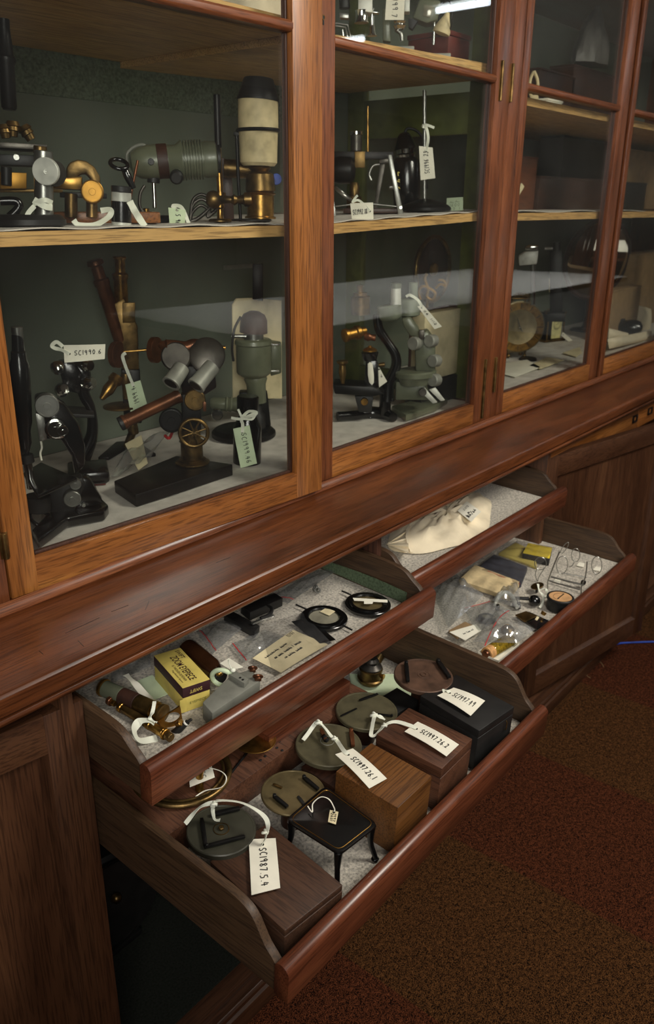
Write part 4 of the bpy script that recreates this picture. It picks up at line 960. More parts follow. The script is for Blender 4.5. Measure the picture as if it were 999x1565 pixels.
part('red_zip_line', MB().ribbon([P(232, 397, .017), P(300, 380, .020), P(362, 363, .019)], .0012, .0004, up=D.n), 'red_line', b_)
p = P(345, 445, .008); t = thing('lens_mount', 'round black lens mount in a zip bag left of the cork jar', 'lens', p - D.n * .008)
part('mount', MB().lathe(p - D.n * .007, D.n, [(.017, 0), (.018, .001), (.018, .007), (.014, .010), (.010, .010), (.010, .008), (.010, 0)], 32, cap=False), 'black_matte', t); part('glass', MB().cyl(p, p + D.n * .0015, .0105, seg=28), 'grey_lens', t)
solo('cream_packet', 'tan folded paper packet inside the bag behind the white label', 'packet', MB().prism([P(150, 510, .008), P(235, 465, .008), P(290, 490, .008), P(195, 545, .008)], D.n * -.006, bev=.001), 'cardboard')
fn, nn = quadmap(P(155, 520, .014), P(290, 480, .014), P(318, 512, .014), P(235, 562, .014), .0005)
t = thing('paper_label', 'white handwritten paper label in the left corner of the drawer', 'label', P(240, 520, .010)); part('card', MB().sheet(fn, 6, 5, .0005), 'paper', t)
x = MB(); write(x, 'Bn Com b7', fn, .25, .75, .4, .55, .0007, D.n, 40); part('handwriting', x, 'ink', t)
# white tray with corked jar
q = [P(298, 620, .012), P(405, 665, .012), P(512, 578, .012), P(405, 530, .012)]; q[3] = q[0] + q[2] - q[1]
cq = sum(q, V()) / 4; t = thing('card_tray', 'shallow white card tray holding the corked jar', 'tray', cq - D.n * .012)
part('tray_floor', MB().prism([p - D.n * .0115 for p in q], D.n * .001, bev=0), 'paper', t)
for i in range(4):
    a, b2 = q[i], q[(i + 1) % 4]; ii = (cq - (a + b2) / 2).normalized() * .0012
    part('tray_wall', MB().prism([a, b2, b2 + ii, a + ii], D.n * -.0112, bev=0), 'paper', t)
p, r_ = P(340, 632, .013), P(470, 555, .013); L = (r_ - p).length; dd = (r_ - p).normalized()
t = thing('corked_jar', 'small glass jar of yellow grains with a cork stopper', 'jar', (p + r_) / 2 - D.n * .013)
part('cork_stopper', MB().cyl(p + dd * .002, p + dd * .018, .0125, .0128, 28), 'cork', t)
part('stopper_top', MB().lathe(p - dd * .004, dd, [(.004, 0), (.007, .001), (.008, .005), (.0095, .007)], 24), 'copper_brown', t, 'shiny stopper end')
part('glass_jar', MB().lathe(p + dd * .018, dd, [(.0125, 0), (.0132, .002), (.0132, L - .022), (.010, L - .019)], 30), 'clear_glass', t)
simple('yellow_grains', (176, 150, 58), .5, .2, bump=.8, bscale=500, var=.25, vscale=200)
part('grains', MB().lathe(p + dd * .0188, dd, [(.0118, 0), (.0124, .002), (.0124, L - .024), (.009, L - .0205)], 26), 'yellow_grains', t)
b_, fn = bag('clear zip bag with red line lying over the corked jar', [px(275, 570), px(400, 395), px(590, 505), px(500, 575)], .026, .012, None, 27, wr=2.2)
part('red_zip_line', MB().ribbon([P(335, 590, .030), P(372, 505, .034), P(415, 440, .034), P(458, 410, .032)], .0016, .0004, up=D.n), 'red_line', b_)
p = P(452, 490, .012); t = thing('brass_button', 'round brassy coil button inside the bag above the jar', 'button', p - D.n * .012)
part('dome', MB().lathe(p - D.n * .011, D.n, [(.014, 0), (.014, .004), (.010, .009), (.003, .011)], 26), 'dark_brass', t); part('coil', MB().torus(p, D.n, .007, .001, 24, 6), 'brass', t)
# gauge
p = P(712, 395, .003); t = thing('round_gauge', 'black round pocket gauge with a tan dial and black pointer', 'gauge', p - D.n * .002)
k = (p - CAM).length / F; R = 19.5 * k; H_ = .026
tp_ = p + D.n * H_
part('case', MB().lathe(p - D.n * .002, D.n, [(R * .9, 0), (R * .93, .002), (R * .93, H_ - .004), (R, H_ - .002), (R, H_ + .002), (R * .96, H_ + .003), (R * .86, H_ + .003), (R * .84, H_ + .001), (.001, H_ + .001)], 44), 'black_matte', t)
part('dial', MB().cyl(tp_ - D.n * .0006, tp_ + D.n * .0001, R * .83, seg=40, bev=0), 'dial_face', t)
e = D.R @ V((1, 0, 0)); part('pointer', MB().prism([tp_ + e * -R * .5 + D.fy * .001, tp_ + e * -R * .5 - D.fy * .001, tp_ + e * R * .6 - D.fy * .001, tp_ + e * R * .6 + D.fy * .001], D.n * .001, bev=0).ball(tp_ - e * R * .4, .0025, (1, 1, .4), 12), 'black_matte', t)
part('tick_marks', MB().ribbon([tp_ + D.n * .0006 + e * R * .6 * math.cos(a / 10 * PI) + D.fy * R * .5 * math.sin(a / 10 * PI) for a in range(11)], .0006, .0002, up=D.n, smooth=2), 'black_matte', t)
# ball handled lens tool
p = P(588, 360, .014); t = thing('ball_handle', 'black ball ended handle with a cross rod in the middle of the drawer', 'handle', p - D.n * .014)
part('ball', MB().ball(p, .0125, (1, 1, 1), 26), 'black_enamel', t)
part('rod', MB().cyl(P(470, 345, .010), P(560, 350, .013), .0032, .004, 16), 'black_matte', t); part('claw', MB().tube([P(435, 330, .012), P(452, 318, .013), P(470, 332, .012), P(462, 350, .008), P(440, 352, .006)], .0026, 8, smooth=4), 'iron_black', t)
p = P(602, 285, .018); t = thing('metal_lens_disc', 'dark bronze lens disc propped behind the ball handle', 'disc', p - D.n * .017)
nx = (D.n + V((-.2, .3, 0))).normalized(); part('disc', MB().cyl(p - nx * .001, p + nx * .0015, .0145, seg=34), 'dark_brass', t); part('stem', MB().cyl(p - D.n * .016, p, .003, seg=12), 'black_matte', t)
t = thing('cotton_tape', 'white tape loop tied beside the ball handle', 'tape', P(625, 330, .004))
part('loop', MB().ribbon([P(605, 275, .022), P(612, 310, .020), P(632, 335, .016), P(628, 370, .010), P(615, 395, .004)], .005, .0008, twist=.7).ribbon([P(612, 305, .020), P(645, 300, .02), P(650, 335, .012), P(634, 345, .012)], .005, .0008, twist=.8), 'ribbon_tape', t)
# white and black optical part
t = thing('lens_carriage', 'white metal carriage with black knobs inside a clear bag', 'optical part', P(450, 370, 0))
part('carriage', MB().tube([P(385, 385, .008), P(400, 345, .016), P(430, 320, .020), P(470, 335, .018), P(500, 395, .010)], .005, 10, smooth=5, rad=[.003, .005, .006, .005, .004]), 'white_metal', t)
for x_, y_, r in ((400, 392, .005), (450, 322, .0045), (490, 372, .0068), (505, 385, .006)):
    p = P(x_, y_, .010); part('knob', MB().lathe(p - D.n * .006, D.n, [(r, 0), (r, .007), (r * .7, .009), (r * .7, .012)], 20), 'black_enamel', t)
b_, fn = bag('small clear bag round the white lens carriage', [px(370, 360), px(430, 275), px(500, 265), px(520, 400)], .020, .008, None, 33, wr=2)
# slides
t = thing('glass_slides', 'stack of dark glass slides with brass clips near the drawer front', 'slides', P(580, 460, 0))
part('slide', MB().prism([P(500, 440, .008), P(560, 415, .008), P(660, 460, .008), P(600, 505, .008)], D.n * -.003, bev=.0004), 'lens_dark', t)
part('slide', MB().prism([P(490, 430, .012), P(545, 412, .012), P(600, 435, .012), P(540, 465, .012)], D.n * -.003, bev=.0004), 'dark_brass', t)
p = P(628, 432, .012); part('clip_knob', MB().cyl(p, p + V((.004, -.002, .006)), .005, .006, 16), 'brass', t)
part('paper_tab', MB().prism([P(590, 455, .0085), P(600, 440, .0085), P(612, 445, .0085), P(600, 462, .0085)], D.n * .0005, bev=0), 'old_paper', t)
# wire spectacle frame rack
sq = P(660, 300, .001); t = thing('wire_rack', 'silver wire rack with upright loops and cross bars in the right half', 'wire rack', P(750, 240, 0))
SS = lambda u, v, gx, gy: Stand(P(gx, gy, .002)).p(*px(u, v))
def wire(nm, pts, r=.0011, m='steel', close=False): part(nm, MB().tube(pts, r, 7, smooth=6), m, t)
def upright(gx, gy, pts, r=.0011):
    S_ = Stand(P(gx, gy, .002)); return [S_.p(*px(a, b_)) for a, b_ in pts]
wire('post', upright(655, 300, [(655, 300), (655, 265), (672, 215), (688, 175), (715, 110)]), .0016)
wire('post', upright(825, 322, [(825, 325), (826, 290), (838, 265), (850, 215), (855, 160)]), .0014)
wire('cross_bar', [P(672, 238, .010), P(760, 262, .010), P(838, 280, .010)], .0022); wire('cross_bar', [P(664, 258, .006), P(750, 285, .006), P(820, 304, .006)], .0016); wire('cross_bar', [P(735, 220, .004), P(855, 242, .004)], .0011)
def loop(gx, gy, cx, cy, rx, ry, stem=None, tilt=0):
    pts = []
    for i in range(17):
        a = 2 * PI * i / 16 + PI / 2; x_ = rx * math.cos(a); y_ = ry * math.sin(a); pts.append((cx + x_ * math.cos(tilt) - y_ * math.sin(tilt), cy + x_ * math.sin(tilt) + y_ * math.cos(tilt)))
    wire('wire_loop', upright(gx, gy, pts), .0009)
    if stem: wire('stem', upright(gx, gy, stem), .0009)
loop(735, 220, 728, 178, 28, 45, None, .1); loop(810, 190, 797, 128, 21, 34, [(790, 162), (775, 185), (740, 200), (735, 222)]); loop(905, 225, 904, 180, 26, 44)
loop(700, 110, 740, 92, 10, 34, [(722, 115), (700, 190), (690, 230)], .6); loop(598, 262, 618, 170, 30, 32, [(600, 200), (592, 225), (602, 262)]); wire('stem', upright(602, 262, [(642, 190), (612, 235), (604, 262)]), .0009)
p = P(838, 268, .014); part('thumb_nut', MB().cyl(p - V((.001, .002, 0)), p + V((.001, .004, 0)), .006, seg=18), 'gunmetal', t)
for x_, y_ in ((905, 200), (700, 262), (820, 178)):
    solo('paper_dot', 'small cream paper scrap among the wire rack loops', 'paper', MB().prism([P(x_ - 20, y_ + 3, .002), P(x_ - 4, y_ - 14, .003), P(x_ + 22, y_ - 8, .003), P(x_ + 18, y_ + 12, .002)], D.n * .0006, bev=0), 'paper', group='paper scraps among the wire loops')
# blue cable on the carpet and loose thread
cb = [at_z(u, v, .004) for u, v in ((921, 996), (928, 990), (942, 984), (965, 982), (1010, 981), (1080, 985))]
solo('blue_cable', 'bright blue cable curving over the carpet near the right door', 'cable', MB().tube(cb, .0032, 10, smooth=8), 'blue_cable')
solo('loose_thread', 'thin tan thread lying on the carpet below the blue cable', 'thread', MB().tube([at_z(u, v, .002) for u, v in ((908, 1013), (914, 1010), (919, 1014), (922, 1019))], .0009, 6, smooth=6).tube([at_z(u, v, .002) for u, v in ((895, 1027), (897, 1033), (902, 1036))], .0009, 6, smooth=6), 'cardboard')
# things inside the cupboard, below the drawers
cc = V((.62, 1.05, PZ + .006)); t = thing('round_case', 'black round instrument case standing in the dark cupboard bottom', 'case', cc)
part('case_body', MB().cyl(cc + V((0, -.04, .11)), cc + V((.01, .05, .11)), .108, seg=48, bev=.006), 'black_matte', t); part('case_foot', MB().bar(cc + V((-.06, -.045, 0)), cc + V((.06, .045, .012))), 'black_matte', t)
part('rim', MB().torus(cc + V((0, -.042, .11)), (0, 1, 0), .096, .004, 48, 8), 'iron_black', t); part('handle', MB().ball(cc + V((.01, -.05, .13)), .010, (1, 1, 1), 14), 'dark_brass', t)
# ------------------------------------------------------------------ instruments behind the glass
cA = lambda x, y: (x / 2.081, y / 2.081); cB = lambda x, y: (x / 2.081, 340 + y / 2.081); cC = lambda x, y: (x / 2.081, 540 + y / 2.081)
cD = lambda x, y: (460 + x / 3.122, y / 3.122); cE = lambda x, y: (460 + x / 3.122, 330 + y / 3.122)
cF = lambda x, y: (740 + x / 3.857, y / 3.857); cG = lambda x, y: (740 + x / 3.857, 300 + y / 3.857)
ZOOM = {cA: 2.081, cB: 2.081, cC: 2.081, cD: 3.122, cE: 3.122, cF: 3.857, cG: 3.857}
def shelf_pt(c, x, y, Y, z):
    p = at_y(*c(x, y), Y); return V((p.x, Y, z))
def floor_pt(c, x, y, z=FLZ + .0048, ymax=1.31):
    p = at_z(*c(x, y), z); k = min(1, ymax / p.y); return V((p.x * k, p.y * k, z))
def crumple(base, rx, ry, h, seed, N=40, K=22):
    """creased cloth or film gathered to an uneven top"""
    rnd = random.Random(seed); ph = [rnd.uniform(0, 6) for _ in range(8)]; vs = []; fs = []; base = V(base)
    for j in range(K + 1):
        f_ = j / K; pr = math.cos(f_ * PI / 2) ** .55 if f_ < 1 else 0
        for i in range(N):
            a = 2 * PI * i / N
            w = 1 + .10 * math.sin(3 * a + ph[0] + 2 * f_) + .06 * math.sin(7 * a + ph[1] - 4 * f_) + .04 * math.sin(13 * a + ph[2] + 6 * f_)
            hz = h * f_ * (1 + .14 * math.sin(2 * a + ph[3]) + .05 * math.sin(5 * a + ph[4]))
            vs.append(base + V((rx * pr * w * math.cos(a) + .1 * h * f_ * f_, ry * pr * w * math.sin(a), hz)))
    for j in range(K):
        for i in range(N): k = (i + 1) % N; fs.append((j * N + i, j * N + k, (j + 1) * N + k, (j + 1) * N + i))
    fs.append(tuple(range(N))[::-1]); fs.append(tuple(range(K * N, K * N + N)))
    return MB().add(vs, fs)
class Inst:
    """an instrument: a thing with parts measured on its own upright working plane"""
    def __init__(s, name, label, cat, base, c, group=None):
        s.t = thing(name, label, cat, base, group); s.S = Stand(base); s.c = c; s.k = s.S.k / ZOOM[c]; s.base = V(base)
    def P(s, x, y, d=0.0, c=None): return s.S.p(*(c or s.c)(x, y), d)
    def floor(s, x, y, d=0.0):
        p = s.P(x, y, d); return V((p.x, p.y, s.base.z))
    def cyl(s, name, a, b, r, m, r1=None, d=0, d1=None, seg=28, bev=.0008, c=None, label=None):
        d1 = d if d1 is None else d1
        return part(name, MB().cyl(s.P(*a, d, c), s.P(*b, d1, c), r * s.k, (r if r1 is None else r1) * s.k, seg, bev), m, s.t, label)
    def lathe(s, name, a, b, prof, m, d=0, d1=None, seg=32, c=None):
        """profile as (fraction along, radius in picture units)"""
        d1 = d if d1 is None else d1
        p, q = s.P(*a, d, c), s.P(*b, d1, c); L = (q - p).length
        return part(name, MB().lathe(p, q - p, [(r * s.k, f * L) for f, r in prof], seg), m, s.t)
    def disc(s, name, a, r, th, m, d=0, ax=None, edge=.92, c=None):
        """wheel or knob facing the viewer"""
        p = s.P(*a, d, c); n = V(ax) if ax is not None else -s.S.n
        n = n.normalized(); R = r * s.k
        return part(name, MB().lathe(p - n * th, n, [(R * .96, 0), (R, .0008), (R, th - .0012), (R * edge, th), (R * edge * .9, th), (R * edge * .88, th - .0008), (R * .3, th - .0008), (R * .28, th + .0008), (1e-4, th + .0008)], 32), m, s.t)
    def ringw(s, name, a, r, r2, m, d=0, ax=None):
        p = s.P(*a, d); n = (V(ax) if ax is not None else -s.S.n).normalized(); return part(name, MB().torus(p, n, r * s.k, r2 * s.k, 36, 10), m, s.t)
    def slab(s, name, pts, m, d=-.01, th=.02, bev=.001, label=None):
        """outline in the picture plane given real thickness"""
        return part(name, MB().prism([s.P(*q, d) for q in pts], s.S.n * th, bev=bev), m, s.t, label)
    def tube(s, name, pts, r, m, rad=None, seg=10, sm=5, dd=0):
        P_ = [s.P(q[0], q[1], q[2] if len(q) > 2 else dd) for q in pts]
        return part(name, MB().tube(P_, r * s.k, seg, smooth=sm, rad=[x * s.k for x in rad] if rad else None), m, s.t)
    def base_disc(s, name, a, r, h, m, d=0, prof=None):
        p = s.floor(a[0], a[1], d); R = r * s.k
        return part(name, MB().lathe(p, (0, 0, 1), [(f * R, z * h) for f, z in (prof or ((.97, 0), (1, .1), (1, .55), (.9, .9), (.85, 1), (.001, 1)))], 40), m, s.t)
    def base_block(s, name, x0, x1, y, h, m, d0=-.02, d1=.04, bev=.002):
        a, b_ = s.floor(x0, y, d0), s.floor(x1, y, d0)
        return part(name, MB().prism([a, b_, b_ + s.S.n * (d1 - d0), a + s.S.n * (d1 - d0)], (0, 0, h), bev=bev), m, s.t)
def hang_tag(label, c, base, A, B, C_, D_, text, path=None, d=-.012, rev=False, hole=(.13, .5), **kw):
    S = Stand(base); q = [S.p(*c(*x), d) for x in (A, B, C_, D_)]
    pth = [S.p(*c(x[0], x[1]), d + (x[2] if len(x) > 2 else 0)) for x in path] if path else None
    return museum_tag(label, *q, text, pth, rev=rev, hole=hole, **kw)
Z1 = SH1 + .0046
# ---- left bay, upper shelf
I = Inst('brass_microscope', 'brass microscope with black upright tube at the far left of the shelf', 'microscope', shelf_pt(cA, 20, 700, 1.10, Z1), cA)
I.lathe('body_tube', (12, 60), (30, 350), [(0, 14), (.1, 14), (.4, 20), (.42, 24), (.46, 24), (.5, 20), (.97, 20), (1, 16)], 'iron_black')
for x0, y0, x1, y1 in ((10, 395, 20, 440), (40, 385, 42, 435), (72, 400, 100, 445)): I.lathe('objective', (x0, y0), (x1, y1), [(0, 14), (.3, 20), (.35, 16), (.6, 18), (.65, 14), (1, 12)], 'dark_brass')
I.slab('stage', [(-10, 450), (150, 460), (150, 478), (-10, 470)], 'gunmetal', -.03, .07); I.slab('stage_block', [(-10, 490), (110, 494), (110, 528), (-10, 524)], 'black_matte', -.02, .05)
I.slab('stage_clamp', [(0, 545), (85, 550), (85, 600), (0, 602)], 'gold_brass', -.02, .03); I.disc('screw', (52, 500), 8, .004, 'steel', -.024)
I.cyl('post', (130, 465), (130, 520), 16, 'gunmetal'); I.cyl('objective', (20, 530), (20, 590), 14, 'black_matte', d=-.025)
I.slab('slide_bar', [(0, 600), (200, 602), (200, 612), (0, 612)], 'dark_brass', 0, .02); I.tube('mirror_arm', [(0, 640), (50, 640), (60, 660), (30, 690)], 12, 'black_enamel')
I.base_block('foot', -30, 90, 690, .006, 'dark_brass')
I = Inst('chrome_post_stand', 'bright metal post with white disc on a round black base', 'stand', shelf_pt(cA, 110, 715, 1.04, Z1), cA)
I.base_disc('round_base', (95, 715), 100, .014, 'black_matte'); I.cyl('post', (138, 480), (140, 697), 26, 'steel'); I.cyl('collar', (128, 465), (128, 492), 18, 'dark_brass')
I.cyl('white_disc', (150, 545), (143, 545), 36, 'white_metal', d=-.016, d1=-.024); I.cyl('disc_hub', (160, 548), (175, 552), 34, 'gunmetal', d=.002, d1=-.012)
I.disc('centre_screw', (146, 546), 7, .002, 'white_metal', -.025)
x = MB().ribbon([I.P(108, 635, -.016), I.P(140, 655, -.022), I.P(166, 660, -.012)], .008, .001, up=-I.S.n).ribbon([I.P(106, 650, -.016), I.P(140, 636, -.023), I.P(166, 645, -.012)], .006, .001, up=-I.S.n).ribbon([I.P(110, 655, -.018), I.P(92, 675, -.018), I.P(85, 690, -.018)], .006, .001, up=-I.S.n)
solo('cotton_tape', 'white tape wrapped round the chrome post above the black base', 'tape', x, 'ribbon_tape')
I = Inst('brass_gauge', 'brass round gauge with curved yoke on two short legs', 'gauge', shelf_pt(cA, 260, 690, 1.10, Z1), cA)
I.slab('yoke', [(210, 575), (210, 535), (222, 515), (248, 507), (275, 512), (300, 530), (318, 560), (322, 605), (296, 600), (288, 570), (272, 552), (252, 556), (240, 575)], 'dark_brass', -.010, .032, .003); I.disc('dial_cap', (293, 610), 32, .014, 'gold_brass', -.016, edge=.9)
I.slab('carriage', [(165, 565), (262, 560), (262, 605), (165, 600)], 'brass', -.012, .03, .003); I.cyl('leg', (226, 615), (226, 692), 18, 'dark_brass'); I.cyl('leg', (292, 640), (292, 692), 16, 'dark_brass')
I.slab('cross_bar', [(190, 610), (340, 615), (340, 632), (190, 628)], 'iron_black', 0, .02)
I = Inst('wooden_board', 'flat orange wooden board lying on the shelf under the small instruments', 'board', shelf_pt(cA, 340, 722, 1.11, Z1), cA)
I.base_block('board', 175, 512, 722, .016, W_DOOR[0], -.02, .06)
I = Inst('stand_magnifier', 'small black banded vial and black loupe on a jointed arm', 'magnifier', shelf_pt(cA, 386, 722, 1.03, Z1), cA)
I.cyl('vial', (386, 612), (386, 722), 28, 'white_metal'); I.cyl('black_band', (386, 640), (386, 708), 29, 'black_enamel'); I.cyl('cap', (386, 592), (386, 612), 29, 'black_matte')
I.ringw('loupe', (378, 522), 24, 6, 'black_enamel', -.004, ax=(-.2, -.5, .8)); I.tube('arm', [(395, 535, 0), (405, 560, 0), (425, 600, 0)], 7, 'black_enamel', rad=[9, 12, 8]); I.tube('rod', [(438, 510), (420, 600), (412, 640)], 4, 'copper_brown')
x = MB().ribbon([I.P(412, 640, -.02), I.P(425, 665, -.02), I.P(440, 690, -.022), I.P(460, 720, -.024)], .010, .001, up=-I.S.n, twist=.5).ribbon([I.P(234, 700, -.01), I.P(250, 715, -.012), I.P(300, 716, -.012), I.P(345, 690, -.01), I.P(352, 668, -.01), I.P(320, 670, -.01)], .008, .001, up=-I.S.n, twist=.6)
solo('cotton_tape', 'loose white tape on the shelf beside the small banded vial', 'tape', x, 'ribbon_tape')
I = Inst('microscope_lamp', 'grey green ribbed microscope lamp lying level on a chrome leg', 'lamp', shelf_pt(cA, 490, 700, 1.13, Z1), cA)
I.lathe('lamp_head', (412, 520), (535, 512), [(0, 12), (.06, 30), (.25, 42), (.5, 46), (.75, 46), (1, 44)], 'sage_paint'); I.cyl('lens_collar', (500, 514), (534, 512), 47, 'leather_brown')
prof = [(0, 40), (.02, 42), (.2, 43)]
for i in range(8): prof += [(.3 + i * .055, 54), (.32 + i * .055, 54), (.33 + i * .055, 47), (.345 + i * .055, 47)]
prof += [(.78, 50), (.97, 48), (1, 40)]
I.lathe('ribbed_housing', (528, 512), (690, 506), prof, 'sage_paint'); I.cyl('rear_cap', (686, 506), (700, 506), 40, 'black_matte'); I.cyl('clamp_knob', (563, 558), (560, 566), 19, 'black_matte', d=-.012, d1=-.032, bev=.003)
I.cyl('chrome_leg', (488, 570), (492, 662), 6, 'chrome'); I.cyl('leg_socket', (488, 560), (488, 582), 18, 'black_matte'); I.tube('power_cable', [(405, 520), (404, 490), (425, 468), (455, 460), (466, 472)], 4.5, 'grey_box_paint'); I.cyl('top_screw', (490, 462), (490, 472), 9, 'steel')
I.base_disc('foot', (485, 705), 80, .010, 'iron_black'); I.cyl('brass_foot_post', (465, 662), (465, 690), 9, 'brass'); I.tube('side_cable', [(460, 590, -.02), (445, 620, -.02), (450, 670, -.02), (500, 690, -.02)], 5, 'gunmetal'); I.disc('pivot', (480, 514), 9, .004, 'black_matte', -.03)
I = Inst('wooden_partition_board', 'upright dark board behind the microscope lamp on the upper shelf', 'board', shelf_pt(cA, 720, 700, 1.2, Z1), cA)
I.slab('panel', [(700, 500), (735, 510), (745, 705), (712, 705)], W_DARK[2], 0, .012)
I = Inst('brass_stand', 'tall slim brass pillar stand with a jointed boss', 'stand', shelf_pt(cA, 700, 712, 1.06, Z1), cA)
I.cyl('tube', (689, 300), (694, 470), 10, 'iron_black'); I.cyl('pillar', (693, 470), (700, 615), 9, 'brass'); I.lathe('joint', (655, 635), (735, 635), [(0, 14), (.1, 22), (.3, 26), (.5, 22), (.7, 12), (1, 10)], 'dark_brass')
I.lathe('post', (700, 612), (700, 708), [(0, 16), (.1, 16), (.15, 10), (.5, 12), (.55, 8), (.9, 10), (1, 16)], 'brass'); I.base_disc('foot', (700, 712), 34, .005, 'dark_brass')
I = Inst('laboratory_burner', 'cream ceramic burner chimney with black cone top on brass base', 'burner', shelf_pt(cA, 825, 700, 1.10, Z1), cA)
I.lathe('cone_top', (822, 248), (820, 320), [(0, 38), (.05, 42), (.95, 60), (1, 60)], 'black_matte'); I.lathe('ceramic_chimney', (820, 318), (822, 528), [(0, 57), (.45, 58), (.48, 58), (.5, 56), (.95, 54), (1, 46)], 'cream_ceramic')
I.ringw('support_ring', (821, 415), 60, 5, 'iron_black', 0, (0, 0, 1)); I.tube('support_rod', [(752, 425), (757, 560), (765, 705)], 5, 'iron_black', sm=0)
I.slab('ring_arm', [(742, 418), (775, 418), (775, 432), (742, 432)], 'iron_black', -.003, .008)
I.lathe('brass_neck', (826, 528), (828, 615), [(0, 28), (.1, 32), (.2, 24), (.3, 40), (.5, 42), (.9, 44), (1, 36)], 'dark_brass'); I.lathe('brass_base', (828, 612), (828, 695), [(0, 42), (.05, 46), (.1, 40), (.9, 40), (.93, 46), (1, 46)], 'brass')
I.lathe('side_valve', (735, 636), (800, 634), [(0, 10), (.15, 16), (.3, 10), (.6, 14), (.65, 20), (1, 20)], 'dark_brass', -.01); I.cyl('gas_pipe', (712, 535), (800, 540), 26, 'dark_brass', d=.04); I.base_disc('drip_dish', (800, 710), 60, .003, 'black_matte')
I.disc('blue_valve', (878, 570), 16, .01, 'blue_cable', .01)
I = Inst('coiled_cable', 'coil of dark cable on the shelf left of the brass pillar', 'cable', shelf_pt(cA, 650, 705, 1.14, Z1), cA)
for r_, y_ in ((52, 640), (40, 655), (58, 675)): I.tube('cable_loop', [(605, 705), (612, y_), (640, y_ - 22), (668, y_), (660, 690), (700, 655)], 5, 'gunmetal')
I.tube('cable_end', [(545, 708), (620, 700), (690, 640), (700, 628)], 6, 'gunmetal')
b = shelf_pt(cA, 560, 715, 1.07, Z1)
hang_tag('crumpled pale green tag beside the coil of dark cable', cA, b, (590, 668), (588, 718), (540, 722), (535, 660), '5 96', [(560, 668), (550, 655), (575, 658), (592, 690), (600, 712)], hole=(.1, .5), mats='green_tag_paper', d=0, bend=.006, tx=(.3, .9))
# pale bags on the top shelf of the left bay
b = shelf_pt(cA, 720, 60, 1.10, TL + .0005); I = Inst('cloth_bundle', 'cream cloth bundle on the top shelf of the left bay', 'bundle', b, cA)
part('bundle_body', crumple(b + V((.05, .05, .001)), .17, .09, .11, 9), 'muslin', I.t)
b = shelf_pt(cA, 520, 40, 1.12, TL + .0005); 
# ---- left bay, lower compartment
I = Inst('wooden_case', 'dark reddish wooden case at the left behind the black microscopes', 'case', V((.50, 1.235, FLZ + .0048)), cB)
b = I.base; part('case_body', MB().bar(b + V((-.1, -.045, 0)), b + V((.125, .03, .215))), W_DARK[2], I.t); part('case_lid', MB().bar(b + V((-.103, -.048, .216)), b + V((.128, .032, .232))), W_DARK[0], I.t); part('clasp', MB().bar(b + V((.05, -.051, .19)), b + V((.065, -.0485, .225)), bev=.0005), 'brass', I.t)
I = Inst('binocular_microscope', 'antique brass binocular microscope with two slanting eye tubes and tag 1999.4', 'microscope', floor_pt(cC, 400, 275), cB)
I.lathe('eye_tube', (300, 120), (392, 395), [(0, 22), (.02, 24), (.05, 24), (.07, 17), (.2, 17), (.22, 23), (.27, 23), (.29, 20), (.9, 22), (1, 18)], 'copper_brown', d=-.01, d1=0)
I.lathe('eye_tube', (380, 108), (388, 330), [(0, 18), (.02, 19), (.05, 15), (.22, 15), (.25, 23), (.3, 23), (.33, 20), (1, 20)], 'brass')
I.slab('prism_body', [(352, 262), (395, 240), (438, 330), (443, 470), (388, 470), (374, 390)], 'dark_brass', -.014, .028, .004); I.slab('maker_plate', [(390, 255), (430, 255), (430, 318), (390, 320)], 'dark_brass', -.02, .006)
I.cyl('pinion_shaft', (385, 412), (470, 405), 4, 'brass', d=-.012); 
for x_, y_ in ((363, 420), (484, 405)):
    n = (I.S.r * .8 - I.S.n * .5).normalized(); I.disc('focus_wheel', (x_, y_), 38, .012, 'copper_brown', -.02 if x_ < 400 else -.006, ax=-n, edge=.75)
I.slab('limb', [(385, 468), (445, 468), (452, 640), (395, 640)], 'iron_black', -.008, .022, .003)
I.lathe('objective', (375, 490), (322, 562), [(0, 20), (.2, 22), (.3, 16), (.6, 18), (.8, 12), (1, 7)], 'brass', -.01, -.03); I.lathe('objective', (400, 480), (402, 560), [(0, 14), (.3, 18), (.5, 12), (1, 10)], 'dark_brass', -.015)
p = I.P(385, 590, -.02); part('stage', MB().lathe(p, (0, 0, 1), [(.030, 0), (.034, .002), (.034, .005), (.028, .007), (.001, .007)], 36), 'dark_brass', I.t)
I.cyl('pillar', (420, 640), (425, 672), 16, 'dark_brass'); part('tripod_foot', MB().prism([I.base + I.S.r * a + I.S.n * b_ for a, b_ in ((-.055, -.06), (-.035, -.065), (0, .0), (.035, -.065), (.055, -.06), (.02, .045), (-.02, .045))], (0, 0, .007), bev=.002), 'iron_black', I.t)
part('foot_post', MB().cyl(I.base + V((0, 0, .005)), I.P(422, 665), .008, seg=20), 'dark_brass', I.t)
hang_tag('pale green tag written 1999.4 hanging from the antique brass binocular microscope', cB, I.base, (446, 502), (467, 576), (415, 602), (398, 516), '1999.4', [(412, 490), (398, 455), (390, 425), (400, 415)], rev=True, mats='green_tag_paper', d=-.045, tx=(.15, .8))
